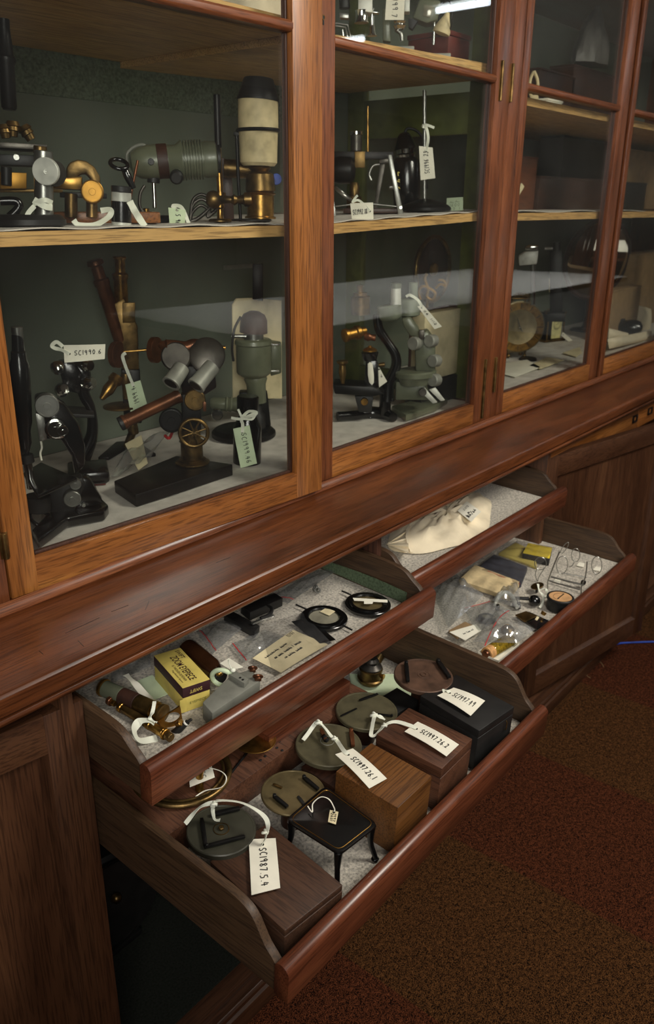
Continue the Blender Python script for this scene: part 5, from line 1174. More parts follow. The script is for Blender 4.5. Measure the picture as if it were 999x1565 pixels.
# black microscope, rear
I = Inst('black_microscope', 'black microscope with two chrome knobs behind the front left microscope', 'microscope', floor_pt(cC, 275, 395), cC)
I.tube('arm', [(225, 35), (262, 60), (268, 130), (290, 180), (292, 260), (262, 330)], 22, 'black_enamel', rad=[16, 24, 18, 14, 18, 26]); I.slab('head', [(182, 30), (232, 26), (262, 60), (255, 130), (205, 120)], 'black_enamel', -.015, .035, .004)
for a, b_ in (((180, 35), (188, 60)), ((270, 35), (288, 40)), ((190, 120), (206, 112)), ((270, 98), (298, 92))): I.lathe('chrome_knob', a, b_, [(0, 18), (.3, 20), (.6, 20), (1, 14)], 'chrome', -.02, -.03)
I.slab('stage', [(180, 190), (300, 196), (300, 206), (180, 204)], 'black_matte', -.04, .06)
I.base_block('foot', 215, 350, 400, .022, 'black_enamel', -.045, .04, .006)
I.base_block('label_plate', 282, 335, 402, .0012, 'red_wood', -.052, -.047, .0003)
hang_tag('white tag written SC1990.6 above the black microscopes', cB, I.base, (202, 390), (335, 387), (333, 434), (205, 446), 'SC1990.6', [(195, 405), (175, 400), (165, 392), (180, 380), (200, 395)], d=-.06, tx=(.25, .93), seed=6)
# black microscope, front left
I = Inst('black_microscope', 'large black microscope with flat stage and silver knobs in the front left corner', 'microscope', floor_pt(cC, 200, 530), cC)
I.lathe('eye_tube', (55, -60), (78, 320), [(0, 15), (.13, 17), (.14, 20), (.2, 21), (.24, 26), (.4, 28), (.72, 26), (.8, 20), (.9, 22), (1, 12)], 'black_enamel', -.02); I.cyl('eyepiece', (53, -85), (58, -30), 15, 'steel', d=-.02)
I.cyl('objective', (88, 345), (100, 430), 12, 'chrome', d=-.02); I.cyl('objective_collar', (82, 322), (88, 348), 20, 'black_matte', d=-.02)
I.slab('arm', [(108, 140), (150, 132), (205, 165), (250, 225), (272, 300), (270, 360), (238, 392), (228, 330), (190, 270), (130, 280)], 'black_enamel', -.02, .03, .005)
I.slab('rack_plate', [(112, 190), (140, 200), (150, 275), (125, 282)], 'steel', -.026, .008, .001)
I.disc('coarse_knob', (150, 168), 33, .014, 'steel', -.034, edge=.94); I.disc('fine_knob', (178, 243), 30, .016, 'chrome', -.034, edge=.8); I.disc('small_knob', (200, 248), 15, .014, 'chrome', -.05)
p = [(72, 380), (130, 345), (245, 395), (120, 450)]
z_ = I.P(150, 395, -.02).z; q = [at_z(*cC(*a), z_) for a in p]; part('stage', MB().prism(q, (0, 0, -.006), bev=.0015), 'black_enamel', I.t)
I.slab('substage_arm', [(150, 425), (262, 395), (272, 420), (230, 520), (160, 515)], 'black_matte', -.01, .03, .004); I.disc('substage_knob', (240, 418), 17, .010, 'steel', -.03); I.disc('substage_knob', (230, 465), 25, .014, 'steel', -.035); I.disc('screw_head', (266, 484), 6, .004, 'steel', -.03)
I.cyl('condenser', (120, 452), (122, 500), 36, 'black_matte', d=-.02); I.ringw('mirror', (130, 525), 34, 6, 'black_enamel', -.03, (.2, -.5, .8))
b = I.base; z0 = b.z; q = [at_z(*cC(*a), z0 + .018) for a in ((100, 560), (255, 395), (345, 480), (330, 500), (215, 520), (120, 590))]
part('foot', MB().prism(q, (0, 0, -.0178), bev=.004), 'black_enamel', I.t); I.slab('pillar', [(245, 395), (285, 400), (330, 478), (240, 500)], 'black_enamel', -.005, .03, .004)
I.tube('tie_string', [(130, 280, -.03), (133, 300, -.03), (128, 318, -.03), (132, 340, -.03)], 3, 'paper')
# stereo microscope on a dark wedge
zb = FLZ + .0048; q = [at_z(*cC(*a), zb + .022) for a in ((362, 405), (560, 325), (740, 352), (430, 450))]; q2 = rect_like = q
e1 = q[1] - q[0]; c0 = (q[0] + q[2]) / 2
t = I = Inst('stereo_microscope', 'dissecting microscope with two silver eyepieces and spoked handwheel on a dark base', 'microscope', V((c0.x, c0.y, zb)), cC)
part('wedge_base', MB().prism(q, (0, 0, -.0218), bev=.002), 'iron_black', I.t)
pc = at_z(*cC(612, 350), zb + .022); S0 = Stand(pc); I.S = S0; I.k = S0.k / 2.081
part('base_ring', MB().lathe(pc, (0, 0, 1), [(.029, 0), (.031, .002), (.031, .004), (.024, .007), (.001, .007)], 40), 'dark_brass', I.t)
I.lathe('column', (612, 345), (606, 240), [(0, 40), (.1, 42), (.14, 34), (.6, 34), (.64, 38), (.7, 30), (1, 30)], 'dark_brass'); I.slab('head_block', [(575, 130), (625, 130), (640, 190), (640, 250), (580, 250)], 'iron_black', -.012, .03, .004)
I.ringw('handwheel', (616, 253), 42, 6, 'dark_brass', -.03); I.disc('wheel_hub', (618, 253), 12, .008, 'brass', -.028)
sp_ = MB()
for k in range(4):
    a = k * PI / 4 + .3; p = I.P(616, 253, -.031); dx = (I.S.r * math.cos(a) + I.S.up * math.sin(a)) * 42 * I.k; sp_.cyl(p - dx, p + dx, .0016, seg=8)
part('wheel_spokes', sp_, 'dark_brass', I.t); I.disc('rear_wheel', (545, 215), 38, .01, 'iron_black', .01); I.disc('side_cap', (620, 150), 32, .014, 'dark_brass', -.02); I.slab('copper_tab', [(645, 155), (656, 155), (656, 185), (645, 185)], 'copper_brown', -.03, .006)
I.lathe('copper_tube', (388, 222), (570, 135), [(0, 16), (.01, 22), (.06, 22), (.07, 19), (.9, 19), (1, 22)], 'copper_brown', -.045, -.01); I.cyl('tube_end', (380, 226), (395, 219), 21, 'black_matte', d=-.046, d1=-.044)
for a, b_, r_ in (((560, 55), (543, 98), 44), ((658, 50), (622, 105), 54)):
    hp = I.P(a[0], a[1] - 60, 0); n = (I.S.up * .75 - I.S.n * .75).normalized() * -1
    nn_ = (-I.S.n * .82 + I.S.up * .35).normalized()
    part('objective_head', MB().lathe(I.P(a[0], a[1] - 36, .012), nn_, [(r_ * I.k * .8, 0), (r_ * I.k, .012), (r_ * I.k, .02), (r_ * I.k * .9, .022), (.001, .022)], 36), 'gunmetal', I.t)
    I.lathe('eyepiece', (a[0] + 18, a[1] - 10), b_, [(0, 24), (.1, 25), (.85, 26), (.9, 28), (1, 28), (1, 20), (.8, 20)], 'dull_alloy', -.012, -.035); I.cyl('eye_lens', (b_[0] + 2, b_[1] - 4), (b_[0], b_[1]), 21, 'black_matte', d=-.034, d1=-.0355)
I.tube('scroll_rail', [(505, -30), (530, -22), (545, -28), (590, -18), (620, -28), (660, -14), (700, -20)], 14, 'copper_brown', rad=[8, 22, 14, 20, 18, 20, 10], dd=.01); I.slab('rail_plate', [(510, -12), (570, -35), (580, 10), (560, 0)], 'leather_brown', .005, .012)
I.cyl('brass_screw', (690, -18), (718, -18), 6, 'brass', d=.01); I.slab('yoke', [(560, 40), (680, 40), (690, 110), (640, 140), (580, 130)], 'iron_black', .006, .03, .004)
# plastic bag by the wedge
q = [(355, 400), (400, 290), (545, 240), (480, 330)]; zq = [at_z(*cC(*a), zb + h_) for a, h_ in zip(q, (.006, .03, .06, .03))]
fn0, n0 = quadmap(*zq)
x = MB().sheet(lambda s, t_: fn0(s, t_) + n0 * (.006 * math.sin(9 * s + 3 * t_) * math.sin(PI * t_) + .004 * math.sin(14 * t_ + 4 * s)), 20, 16, .0004)
t = thing('zip_bag', 'crumpled clear plastic bag leaning on the dark wedge base', 'plastic bag', V((zq[0].x, zq[0].y, zb))); part('film', x, 'zip_bag_film', t)
part('red_seal', MB().tube([at_z(*cC(525, 262), zb + .058), at_z(*cC(538, 270), zb + .056), at_z(*cC(550, 245), zb + .06)], .003, 8, smooth=4), 'red_line', t)
b = at_z(*cC(440, 350), zb + .002); solo('folded_paper', 'pale folded paper inside the crumpled bag', 'paper', MB().prism([at_z(*cC(x_, y_), zb + h_) for x_, y_, h_ in ((398, 290, .04), (450, 262, .05), (470, 350, .012), (440, 372, .004))], (0, .001, .0012), bev=0), 'old_paper')
# sage microscope
I = Inst('sage_microscope', 'grey green microscope with drum body and dark cap at the right of the bay', 'microscope', floor_pt(cC, 790, 262), cB)
I.lathe('drum_body', (805, 370), (808, 492), [(0, 50), (.03, 55), (.12, 57), (.16, 53), (.85, 53), (.9, 50), (1, 34)], 'sage_paint'); I.lathe('cap', (808, 282), (806, 350), [(0, 14), (.15, 32), (.4, 40), (1, 42)], 'leather_brown'); I.cyl('collar', (806, 350), (806, 372), 30, 'steel')
I.lathe('neck', (812, 490), (818, 572), [(0, 34), (.1, 36), (.3, 30), (1, 28)], 'sage_paint'); I.cyl('lug', (862, 388), (888, 388), 4, 'chrome'); I.cyl('lug', (862, 472), (888, 472), 4, 'chrome'); I.slab('side_arm', [(860, 380), (895, 385), (895, 480), (860, 490)], 'sage_paint', .01, .03, .003)
I.cyl('lamp_rod', (735, 362), (790, 362), 6, 'steel', d=-.01); I.tube('cable', [(765, 300, -.02), (745, 340, -.03), (738, 400, -.03), (742, 440, -.02)], 4, 'black_matte')
I.lathe('microscope_tube', (668, 575), (762, 580), [(0, 12), (.1, 18), (.5, 20), (.55, 24), (.6, 20), (.7, 24), (.75, 20), (.9, 24), (1, 24)], 'sage_paint', -.01); I.disc('focus_knob', (690, 612), 18, .02, 'chrome', -.03); I.slab('limb', [(760, 540), (850, 540), (862, 650), (770, 650)], 'iron_black', 0, .03, .004)
I.lathe('stage_column', (812, 560), (812, 660), [(0, 20), (.4, 22), (.5, 30), (1, 34)], 'black_matte'); I.base_disc('round_foot', (775, 668), 100, .018, 'iron_black')
I.slab('black_post', [(803, 132), (836, 132), (836, 250), (803, 245)], 'iron_black', .045, .01)
bb = at_y(*cB(815, 270), 1.25); solo('white_card', 'white card sheet standing behind the grey green microscope', 'card', MB().prism([at_y(*cB(x_, y_), 1.255) for x_, y_ in ((740, 262), (752, 242), (800, 240), (895, 248), (897, 560), (742, 560))], (0, .003, 0), bev=.0005), 'old_paper')
I = Inst('black_bottle', 'small black capped bottle tied with white string at the front right', 'bottle', floor_pt(cC, 790, 345), cC)
I.lathe('bottle', (785, 352), (788, 135), [(0, 36), (.03, 44), (.55, 44), (.72, 26), (.8, 24), (.82, 34), (.98, 34), (1, 30)], 'black_enamel')
hang_tag('pale tag written SC1999.46 hanging on the black bottle', cC, I.base, (793, 229), (817, 350), (765, 365), (741, 240), 'SC1999.46', [(772, 228), (768, 215), (772, 203), (800, 200), (815, 188), (790, 185), (768, 205)], d=-.032, mats='green_tag_paper', tx=(.15, .95), ty=(.35, .7), seed=9)
solo('string_bow', 'white string bow round the neck of the black bottle', 'string', MB().ribbon([I.P(735, 205, -.026), I.P(770, 208, -.03), I.P(815, 186, -.026)], .005, .001, up=-I.S.n).ribbon([I.P(757, 178, -.026), I.P(768, 205, -.03), I.P(770, 235, -.032)], .004, .001, up=-I.S.n).ribbon([I.P(770, 207, -.03), I.P(800, 210, -.026), I.P(812, 196, -.024)], .004, .001, up=-I.S.n), 'ribbon_tape')
# pale strips on the back panel standing in for room reflections in the glass
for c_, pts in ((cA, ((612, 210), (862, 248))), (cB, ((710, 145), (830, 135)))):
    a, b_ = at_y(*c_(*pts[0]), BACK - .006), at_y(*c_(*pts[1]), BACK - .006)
    zz = (a.z + b_.z) / 2; solo('reflection_strip', 'narrow pale strip imitating a glass reflection high on the back panel' if c_ is cA else 'short pale strip imitating a glass reflection above the white card', 'strip', MB().bar((a.x, BACK - .0062, zz - .005), (b_.x, BACK - .0044, zz + .005), bev=.0003), 'dull_alloy')
# ---- second bay, top shelf
zt = lambda Y, x: T2(x) + .0005
def sp2(c, x, y, Y, f): p = at_y(*c(x, y), Y); return V((p.x, Y, f(p.x) + .0006))
I = Inst('silver_instrument', 'silver upright instrument with square head on a grey base block', 'instrument', sp2(cD, 320, 185, 1.06, T2), cD)
I.base_block('base', 270, 375, 185, .014, 'dull_alloy', -.03, .04); I.lathe('column', (338, 172), (338, 40), [(0, 22), (.1, 14), (.35, 12), (.4, 8), (1, 8)], 'chrome'); I.slab('head', [(272, -40), (340, -30), (340, 60), (272, 50)], 'white_metal', -.02, .04); I.lathe('barrel', (288, 50), (288, 110), [(0, 28), (.2, 26), (.8, 26), (1, 30)], 'chrome', -.01)
I.slab('arm', [(330, 48), (372, 55), (372, 64), (330, 60)], 'chrome', -.01, .02); I.cyl('objective', (205, -20), (208, 42), 22, 'black_matte'); I.slab('bracket', [(183, 60), (228, 64), (228, 88), (183, 84)], 'steel', 0, .02)
I.tube('wire_frame', [(146, 108), (222, 118), (236, 175)], 3, 'steel', sm=0); I.tube('wire_frame', [(146, 120), (212, 130), (222, 178)], 3, 'steel', sm=0); I.cyl('pin', (198, 140), (202, 182), 4, 'chrome')
I = Inst('grey_instrument', 'pale grey instrument column with chrome sleeve beside tag ending 7', 'instrument', sp2(cD, 460, 210, 1.05, T2), cD)
I.base_block('base', 428, 540, 215, .018, 'dull_alloy', -.025, .04); I.slab('column', [(388, 40), (428, 40), (428, 200), (388, 195)], 'sage_paint', -.005, .025, .003); I.lathe('sleeve', (468, 90), (468, 140), [(0, 24), (.3, 28), (.5, 22), (.7, 28), (1, 20)], 'chrome', -.01); I.tube('hook', [(450, 140), (475, 160), (480, 195)], 8, 'steel')
I.slab('pale_head', [(492, -20), (518, -20), (518, 55), (492, 55)], 'white_metal', 0, .03)
hang_tag('white tag written 1999.7 on the top shelf of the second bay', cD, I.base, (495, -40), (490, 95), (400, 95), (408, -40), '1999.7', None, d=-.03, hole=(.1, .5), tx=(.12, .95), ty=(.3, .65), seed=12)
I = Inst('lantern_instrument', 'grey green glazed lamp head on a thin rod and grey block', 'lamp', sp2(cD, 630, 240, 1.04, T2), cD)
I.base_block('base', 552, 715, 248, .016, 'dull_alloy', -.02, .035); I.cyl('rod', (637, 90), (632, 215), 6, 'chrome'); I.slab('lamp_head', [(565, -10), (668, 0), (650, 95), (600, 112), (530, 85)], 'sage_paint', -.02, .05, .005); I.slab('lamp_window', [(585, 20), (632, 30), (615, 85), (580, 75)], 'grey_lens', -.023, .006)
I.lathe('opal_bulb', (700, 60), (665, 165), [(0, 8), (.2, 14), (.5, 26), (.8, 36), (.95, 36), (1, 20)], 'cream_ceramic', 0); I.ringw('wire_hoop', (690, 80), 60, 3, 'black_matte', .01, (.8, -.5, .1)); I.slab('bracket', [(510, 85), (560, 95), (530, 140), (512, 130)], 'black_matte', -.01, .02)
I = Inst('red_box', 'worn dark red box at the right end of the top shelf', 'box', sp2(cD, 765, 280, 1.02, T2), cD)
I.S.n = V((.0, 1, 0)); part('box_body', MB().bar(I.base + V((-.055, 0, 0)), I.base + V((.03, .1, .05))), 'red_wood', I.t); part('box_lid', MB().bar(I.base + V((-.057, -.002, .051)), I.base + V((.032, .102, .060))), 'red_wood', I.t)
# ---- second bay, middle shelf
I = Inst('lamp_housing', 'black tapered lamp housing painted 647 with a chrome collar', 'lamp', sp2(cD, 505, 1000, 1.13, lambda x: S2(x) + .004), cD)
I.lathe('body', (505, 1000), (500, 752), [(0, 55), (.03, 60), (.9, 60), (.97, 52), (1, 46)], 'black_enamel'); I.lathe('collar', (500, 752), (498, 712), [(0, 44), (.3, 46), (.5, 40), (1, 42)], 'chrome'); I.lathe('cone', (498, 712), (490, 632), [(0, 50), (.1, 48), (.8, 28), (.95, 20), (1, 10)], 'black_enamel')
I.tube('cable', [(495, 635), (505, 615), (540, 618), (575, 650), (590, 700), (585, 800, .02), (600, 900, .03)], 6, 'rubber_black'); I.cyl('screw', (420, 893), (445, 893), 9, 'steel', d=-.03)
x = MB(); fx = lambda s, t_: I.P(500 - 40 * t_, 905 - 90 * s, -.0245 - .0045 * math.sin(t_ * PI)); type_text(x, '647', fx, 0, 1, 0, .9); 
x = MB(); write(x, '647', lambda s, t_: I.P(500 - 42 * t_, 905 - 95 * s, -.0262), 0, 1, 0, 1, .0022, -I.S.n, 50); part('painted_number', x, 'yellow_card', I.t)
I = Inst('retort_stand', 'thin metal rod stand on a round dark domed base', 'stand', sp2(cD, 590, 1018, 1.05, lambda x: S2(x) + .004), cD)
I.base_disc('domed_base', (592, 1020), 112, .026, 'iron_black', prof=((.95, 0), (1, .1), (1, .3), (.9, .5), (.55, .75), (.25, .95), (.1, 1), (.001, 1))); I.cyl('rod', (588, 430), (588, 975), 8, 'steel')
hang_tag('white tag written SC1996 23 tied to the thin rod stand', cD, I.base, (627, 704), (640, 850), (570, 860), (562, 697), 'SC1996 23', [(600, 700), (606, 660), (600, 620), (588, 600), (584, 612)], d=-.012, rev=True, tx=(.12, .82), ty=(.3, .7), seed=14, tail=None)
solo('string_bow', 'white string knot tied on the thin metal rod', 'string', MB().ribbon([I.P(578, 600, -.009), I.P(598, 596, -.012), I.P(635, 610, -.012)], .005, .001, up=-I.S.n).torus(I.P(590, 604, -.0), (0, 0, 1), .0058, .002, 16, 8), 'ribbon_tape')
I = Inst('a_frame', 'flat steel A-shaped frame standing in front of the black lamp housing', 'frame', sp2(cD, 420, 1035, 1.06, lambda x: S2(x) + .004), cD)
I.slab('strut', [(378, 768), (405, 768), (362, 1005), (345, 1005)], 'gunmetal', .01, .004); I.slab('strut', [(412, 738), (432, 738), (490, 1030), (465, 1036)], 'steel', -.008, .004); I.slab('top_bar', [(372, 762), (432, 752), (432, 774), (372, 782)], 'gunmetal', -.004, .014); I.tube('cross_wire', [(160, 985), (300, 972), (455, 985)], 3, 'steel')
I.base_block('wooden_foot', 200, 465, 1050, .010, W_DARK[0], -.0, .05); I.disc('rivet', (475, 990), 7, .002, 'chrome', -.009)
I = Inst('projector_arm', 'dark bar instrument with a small jar and round motor at the left', 'instrument', sp2(cD, 240, 1040, 1.15, lambda x: S2(x) + .004), cD)
I.slab('bar', [(150, 722), (440, 724), (440, 760), (150, 758)], 'iron_black', -.01, .03); I.slab('brass_joint', [(255, 722), (305, 722), (305, 800), (255, 800)], 'dark_brass', -.014, .02); I.cyl('thin_rod', (318, 505), (318, 725), 5, 'brass'); I.cyl('jar', (263, 640), (263, 722), 25, 'gunmetal'); I.cyl('jar_cap', (263, 626), (263, 644), 28, 'chrome')
I.lathe('motor', (150, 810), (260, 812), [(0, 50), (.3, 58), (.8, 56), (.95, 40), (1, 20)], 'iron_black', 0); I.lathe('brass_post', (250, 1040), (255, 870), [(0, 60), (.05, 60), (.1, 34), (.6, 34), (.62, 22), (.9, 22), (1, 14)], 'dark_brass', .0)
I.tube('rear_ring', [(335, 860), (325, 830), (345, 790), (380, 785)], 5, 'steel'); I.slab('foot', [(148, 960), (158, 960), (172, 1056), (150, 1058)], 'steel', -.06, .006); I.ringw('spring_ring', (200, 925), 40, 7, 'steel', -.03, (.3, -.5, .8))
hang_tag('white tag written SC1992 standing on the shelf edge', cD, sp2(cD, 290, 1055, .985, lambda x: S2(x) + .004), (345, 1046), (243, 1057), (234, 970), (343, 966), 'SC1992.18', [(300, 975), (270, 955), (245, 965), (262, 940), (270, 932)], d=0, rev=True, hole=(.15, .5), tx=(.25, .92), ty=(.3, .65), seed=15, rw=.004)
b = sp2(cD, 730, 1010, 1.03, lambda x: S2(x) + .004); hang_tag('pale green tag with faint writing near the green frame', cD, b, (695, 945), (772, 940), (772, 1008), (690, 1018), ['AA', '1600', '00 1'], None, d=0, hole=(.05, .5), mats='green_tag_paper', wid=.0006, tx=(.2, .85), ty=(.1, .85))
# ---- second bay, lower compartment
I = Inst('ornate_microscope', 'black and gilt brass microscope at the front left of the second bay', 'microscope', floor_pt(cE, 330, 965), cE)
I.tube('arm', [(362, 470), (372, 540), (410, 600), (448, 660), (452, 720), (418, 800), (410, 880)], 22, 'black_enamel', rad=[20, 22, 20, 22, 24, 26, 34]); I.lathe('eye_tube', (280, 330), (285, 470), [(0, 14), (.03, 18), (.08, 14), (.25, 14), (.27, 32), (.35, 32), (.4, 44), (1, 44)], 'dark_brass'); I.cyl('gilt_rim', (282, 368), (282, 384), 30, 'gold_brass')
I.lathe('gilt_barrel', (205, 572), (305, 548), [(0, 22), (.02, 30), (.15, 30), (.2, 24), (.5, 26), (.55, 32), (.7, 32), (.8, 20), (1, 18)], 'gold_brass', -.03, 0); I.lathe('coupling', (300, 575), (355, 582), [(0, 14), (.4, 20), (.6, 14), (1, 16)], 'copper_brown')
I.base_disc('dummy', (330, 960), 10, .004, 'black_enamel'); p = I.P(328, 645, -.03); part('gilt_dome', MB().lathe(p, (0, 0, 1), [(.016, 0), (.016, .003), (.010, .007), (.004, .009), (.004, .012), (.001, .012)], 28), 'gold_brass', I.t)
I.cyl('collar', (328, 650), (328, 690), 40, 'black_enamel', d=-.03, r1=30); I.slab('slotted_plate', [(308, 690), (365, 690), (372, 820), (300, 825)], 'black_enamel', -.045, .012, .003); I.cyl('side_screw', (370, 712), (400, 708), 10, 'dark_brass', d=-.03)
I.slab('white_oval_label', [(318, 706), (328, 698), (340, 704), (347, 760), (347, 795), (338, 808), (325, 795), (318, 760)], 'paper', -.047, .002, .0005)
I.slab('stage', [(150, 805), (345, 815), (400, 850), (340, 862), (160, 850)], 'iron_black', -.06, .07, .003); I.lathe('lens_barrel', (196, 690), (198, 800), [(0, 26), (.1, 26), (.2, 14), (.5, 18), (1, 8)], 'dark_brass', -.05); I.disc('brass_knob', (302, 888), 17, .012, 'brass', -.05); I.slab('bracket', [(255, 860), (345, 860), (335, 940), (275, 935)], 'black_matte', -.04, .02)
b = I.base; part('horseshoe_foot', MB().tube([b + I.S.r * x_ + I.S.n * y_ + V((0, 0, .010)) for x_, y_ in ((-.075, -.03), (-.03, -.012), (.0, .01), (.035, .0), (.052, -.03))], .011, 12, smooth=5, rad=[.011, .011, .016, .014, .011]), 'black_enamel', I.t)
I.cyl('pillar', (400, 830), (400, 950), 24, 'black_enamel', r1=30)
hang_tag('small white paper tag beside the slotted plate of the ornate microscope', cE, I.base, (372, 722), (410, 790), (372, 818), (368, 725), '7', None, d=-.035, hole=(.1, .5), tx=(.4, .7))
I = Inst('sage_microscope', 'pale green grey microscope with round silver knobs at the front right', 'microscope', floor_pt(cE, 570, 905, ymax=1.0), cE)
I.lathe('head', (418, 425), (425, 500), [(0, 50), (.08, 56), (.7, 56), (.9, 46), (1, 30)], 'grey_green_paint'); I.cyl('eyepiece', (452, 330), (452, 425), 22, 'white_metal', r1=24); I.cyl('eyepiece_rim', (452, 322), (452, 345), 25, 'sage_paint'); I.cyl('eyepiece', (535, 318), (535, 400), 20, 'grey_green_paint', d=.02); I.lathe('head', (520, 395), (520, 480), [(0, 38), (.1, 44), (.9, 44), (1, 30)], 'grey_green_paint', .02)
I.slab('arm', [(478, 490), (520, 482), (562, 540), (562, 580), (520, 575), (490, 530)], 'sage_paint', -.01, .035, .004); I.slab('focus_block', [(540, 575), (600, 545), (640, 600), (640, 745), (545, 742)], 'sage_paint', -.012, .045, .005); I.slab('dovetail', [(562, 545), (588, 545), (588, 590), (562, 590)], 'gunmetal', -.02, .01)
for x_, y_, r_ in ((543, 607, 30), (620, 595, 28), (636, 690, 28), (636, 782, 28)): I.cyl('focus_knob', (x_ + 14, y_), (x_ - 12, y_ + 2), r_, 'dull_alloy', d=-.008, d1=-.028, bev=.002)
I.lathe('stage', (545, 735), (545, 800), [(0, 90), (.1, 96), (.4, 96), (.5, 80), (1, 70)], 'sage_paint', 0); I.slab('limb', [(450, 790), (590, 800), (620, 880), (450, 880)], 'sage_paint', 0, .04, .004)
I.slab('strut', [(565, 835), (590, 822), (650, 890), (628, 896)], 'white_metal', -.03, .008); I.slab('strut', [(610, 830), (640, 820), (685, 880), (665, 884)], 'white_metal', -.03, .008); I.disc('round_cap', (580, 842), 18, .01, 'gunmetal', -.034)
q = [at_z(*cE(*a), FLZ + .016 + .0048) for a in ((430, 905), (570, 868), (700, 868), (640, 905), (500, 950))]; part('foot', MB().prism(q, (0, 0, -.0158), bev=.003), 'sage_paint', I.t)
hang_tag('narrow white tag slung across the pale green grey microscope', cE, I.base, (582, 425), (672, 528), (636, 540), (555, 432), '06 1112', [(575, 430), (555, 400), (520, 378), (500, 385)], d=-.03, hole=(.08, .5), tx=(.2, .9), seed=17, wid=.0008)
t = thing('bound_notebook', 'thick book with cream pages standing behind the green grey microscope', 'book', V((1.74, 1.08, FLZ + .005)))
a0, a1_ = at_y(*cE(592, 470), 1.055), at_y(*cE(752, 745), 1.055)
part('pages', MB().bar((a0.x, 1.055, a1_.z), (a1_.x - .006, 1.09, a0.z), bev=.0006), 'old_paper', t); part('cover', MB().bar((a1_.x - .006, 1.053, a1_.z - .003), (a1_.x, 1.095, a0.z + .006)).bar((a0.x - .005, 1.0905, a1_.z - .003), (a1_.x, 1.095, a0.z + .006)), W_DARK[2], t)
part('stand', MB().bar((a0.x - .005, 1.052, FLZ + .0052), (a1_.x + .002, 1.10, a1_.z - .0036)), 'black_matte', t)
c0 = at_y(*cE(630, 255), 1.235); t = thing('round_plate', 'large dark round plate leaning at the back of the second bay', 'plate', V((c0.x, 1.235, FLZ + .005)))
Rw = 140 / 3.122 * (c0 - CAM).length / F; part('rim', MB().torus(c0, (0, 1, 0), Rw, .006, 56, 10), 'dark_brass', t); part('disc', MB().cyl(c0 + V((0, .004, 0)), c0 + V((0, .010, 0)), Rw, seg=56), 'leather_brown', t); part('hub', MB().lathe(c0, (0, -1, 0), [(.018, 0), (.016, .006), (.006, .010), (.001, .010)], 28), 'brass', t)
part('support', MB().bar((c0.x - .012, 1.236, FLZ + .0052), (c0.x + .012, 1.246, c0.z - Rw + .004)), 'iron_black', t)
I = Inst('gilt_ornament', 'small gilt scrolled ornament in front of the dark wheel', 'ornament', V((at_y(*cE(605, 390), 1.21).x, 1.21, FLZ + .005)), cE)
I.tube('scroll', [(570, 400), (560, 360), (580, 335), (610, 345), (640, 370), (625, 400), (600, 385), (605, 350), (590, 300), (600, 275)], 7, 'gold_brass'); I.tube('scroll', [(640, 345), (665, 325), (690, 335), (680, 310), (655, 305)], 6, 'gold_brass'); I.cyl('stem', (600, 395), (600, 700), 8, 'dark_brass')
I.base_disc('foot', (600, 700), 40, .006, 'dark_brass')
# ---- third and fourth bays
ZF = FLZ + .0052
I = Inst('lantern_clock', 'brass lantern clock with round dial and pierced gallery in the third bay', 'clock', floor_pt(cG, 215, 950, ZF), cG)
cx, cy = 205, 770; nrm = V((-.75, -.66, 0)).normalized(); p = I.P(cx, cy, -.02); R = 140 * I.k
part('dial', MB().lathe(p, nrm, [(R, 0), (R, .003), (R * .96, .004), (R * .66, .004), (R * .64, .003), (.001, .003)], 56), 'olive_disc', I.t)
part('chapter_ring', MB().ring(p + nrm * .0042, nrm, R * .95, R * .68, .0012, 56), 'brass', I.t); ca, cb, _ = basis(nrm)
x = MB()
for k in range(12):
    a = k * PI / 6; dr = ca * math.cos(a) + cb * math.sin(a); x.cyl(p + nrm * .0058 + dr * R * .72, p + nrm * .0058 + dr * R * .91, .0011, seg=6, bev=0)
part('hour_marks', x, 'black_matte', I.t)
part('hand', MB().tube([p + nrm * .008, p + nrm * .008 + V((0, 0, .03)) + ca * .01], .0014, 8, rad=[.002, .0008]), 'black_matte', I.t); part('hand', MB().tube([p + nrm * .009, p + nrm * .009 - V((0, 0, .014)) - ca * .01], .0014, 8, rad=[.002, .0008]), 'black_matte', I.t); part('hand_boss', MB().ball(p + nrm * .009, .003, (1, 1, 1), 12), 'chrome', I.t)
pc = p - nrm * .030
for sx, sy in ((-1, -1), (1, -1), (1, 1), (-1, 1)):
    pp = pc + ca.cross(V((0, 0, 1))).normalized() * 0 + V((-nrm.y, nrm.x, 0)) * sx * .026 + nrm * sy * .024; zt_ = p.z + R * 1.05
    part('corner_pillar', MB().cyl(V((pp.x, pp.y, ZF + .006)), V((pp.x, pp.y, zt_)), .0035, seg=14), 'dark_brass', I.t); part('ball_foot', MB().ball(V((pp.x, pp.y, ZF + .007)), .007, (1, 1, 1), 14), 'dark_brass', I.t)
x = MB()
for k in range(9):
    w_ = V((-nrm.y, nrm.x, 0)) * (-.028 + k * .007); q_ = pc + nrm * .026 + w_; x.torus(V((q_.x, q_.y, p.z + R * 1.05 + .010 + .006 * math.sin(k * PI / 8))), nrm, .005, .0014, 14, 6)
part('pierced_gallery', x, 'dark_brass', I.t)
def plate(z, h, m, nm): 
    w_ = V((-nrm.y, nrm.x, 0)); part(nm, MB().prism([V((q.x, q.y, z)) for q in (pc + nrm * .027 + w_ * .031, pc + nrm * .027 - w_ * .031, pc - nrm * .027 - w_ * .031, pc - nrm * .027 + w_ * .031)], (0, 0, h)), m, I.t)
plate(p.z + R * 1.05, .005, 'dark_brass', 'top_plate'); plate(ZF + .018, .004, 'dark_brass', 'bottom_plate')
I = Inst('carriage_clock', 'small brass carriage clock with cream dial and ball finial', 'clock', floor_pt(cG, 388, 850, ZF), cG)
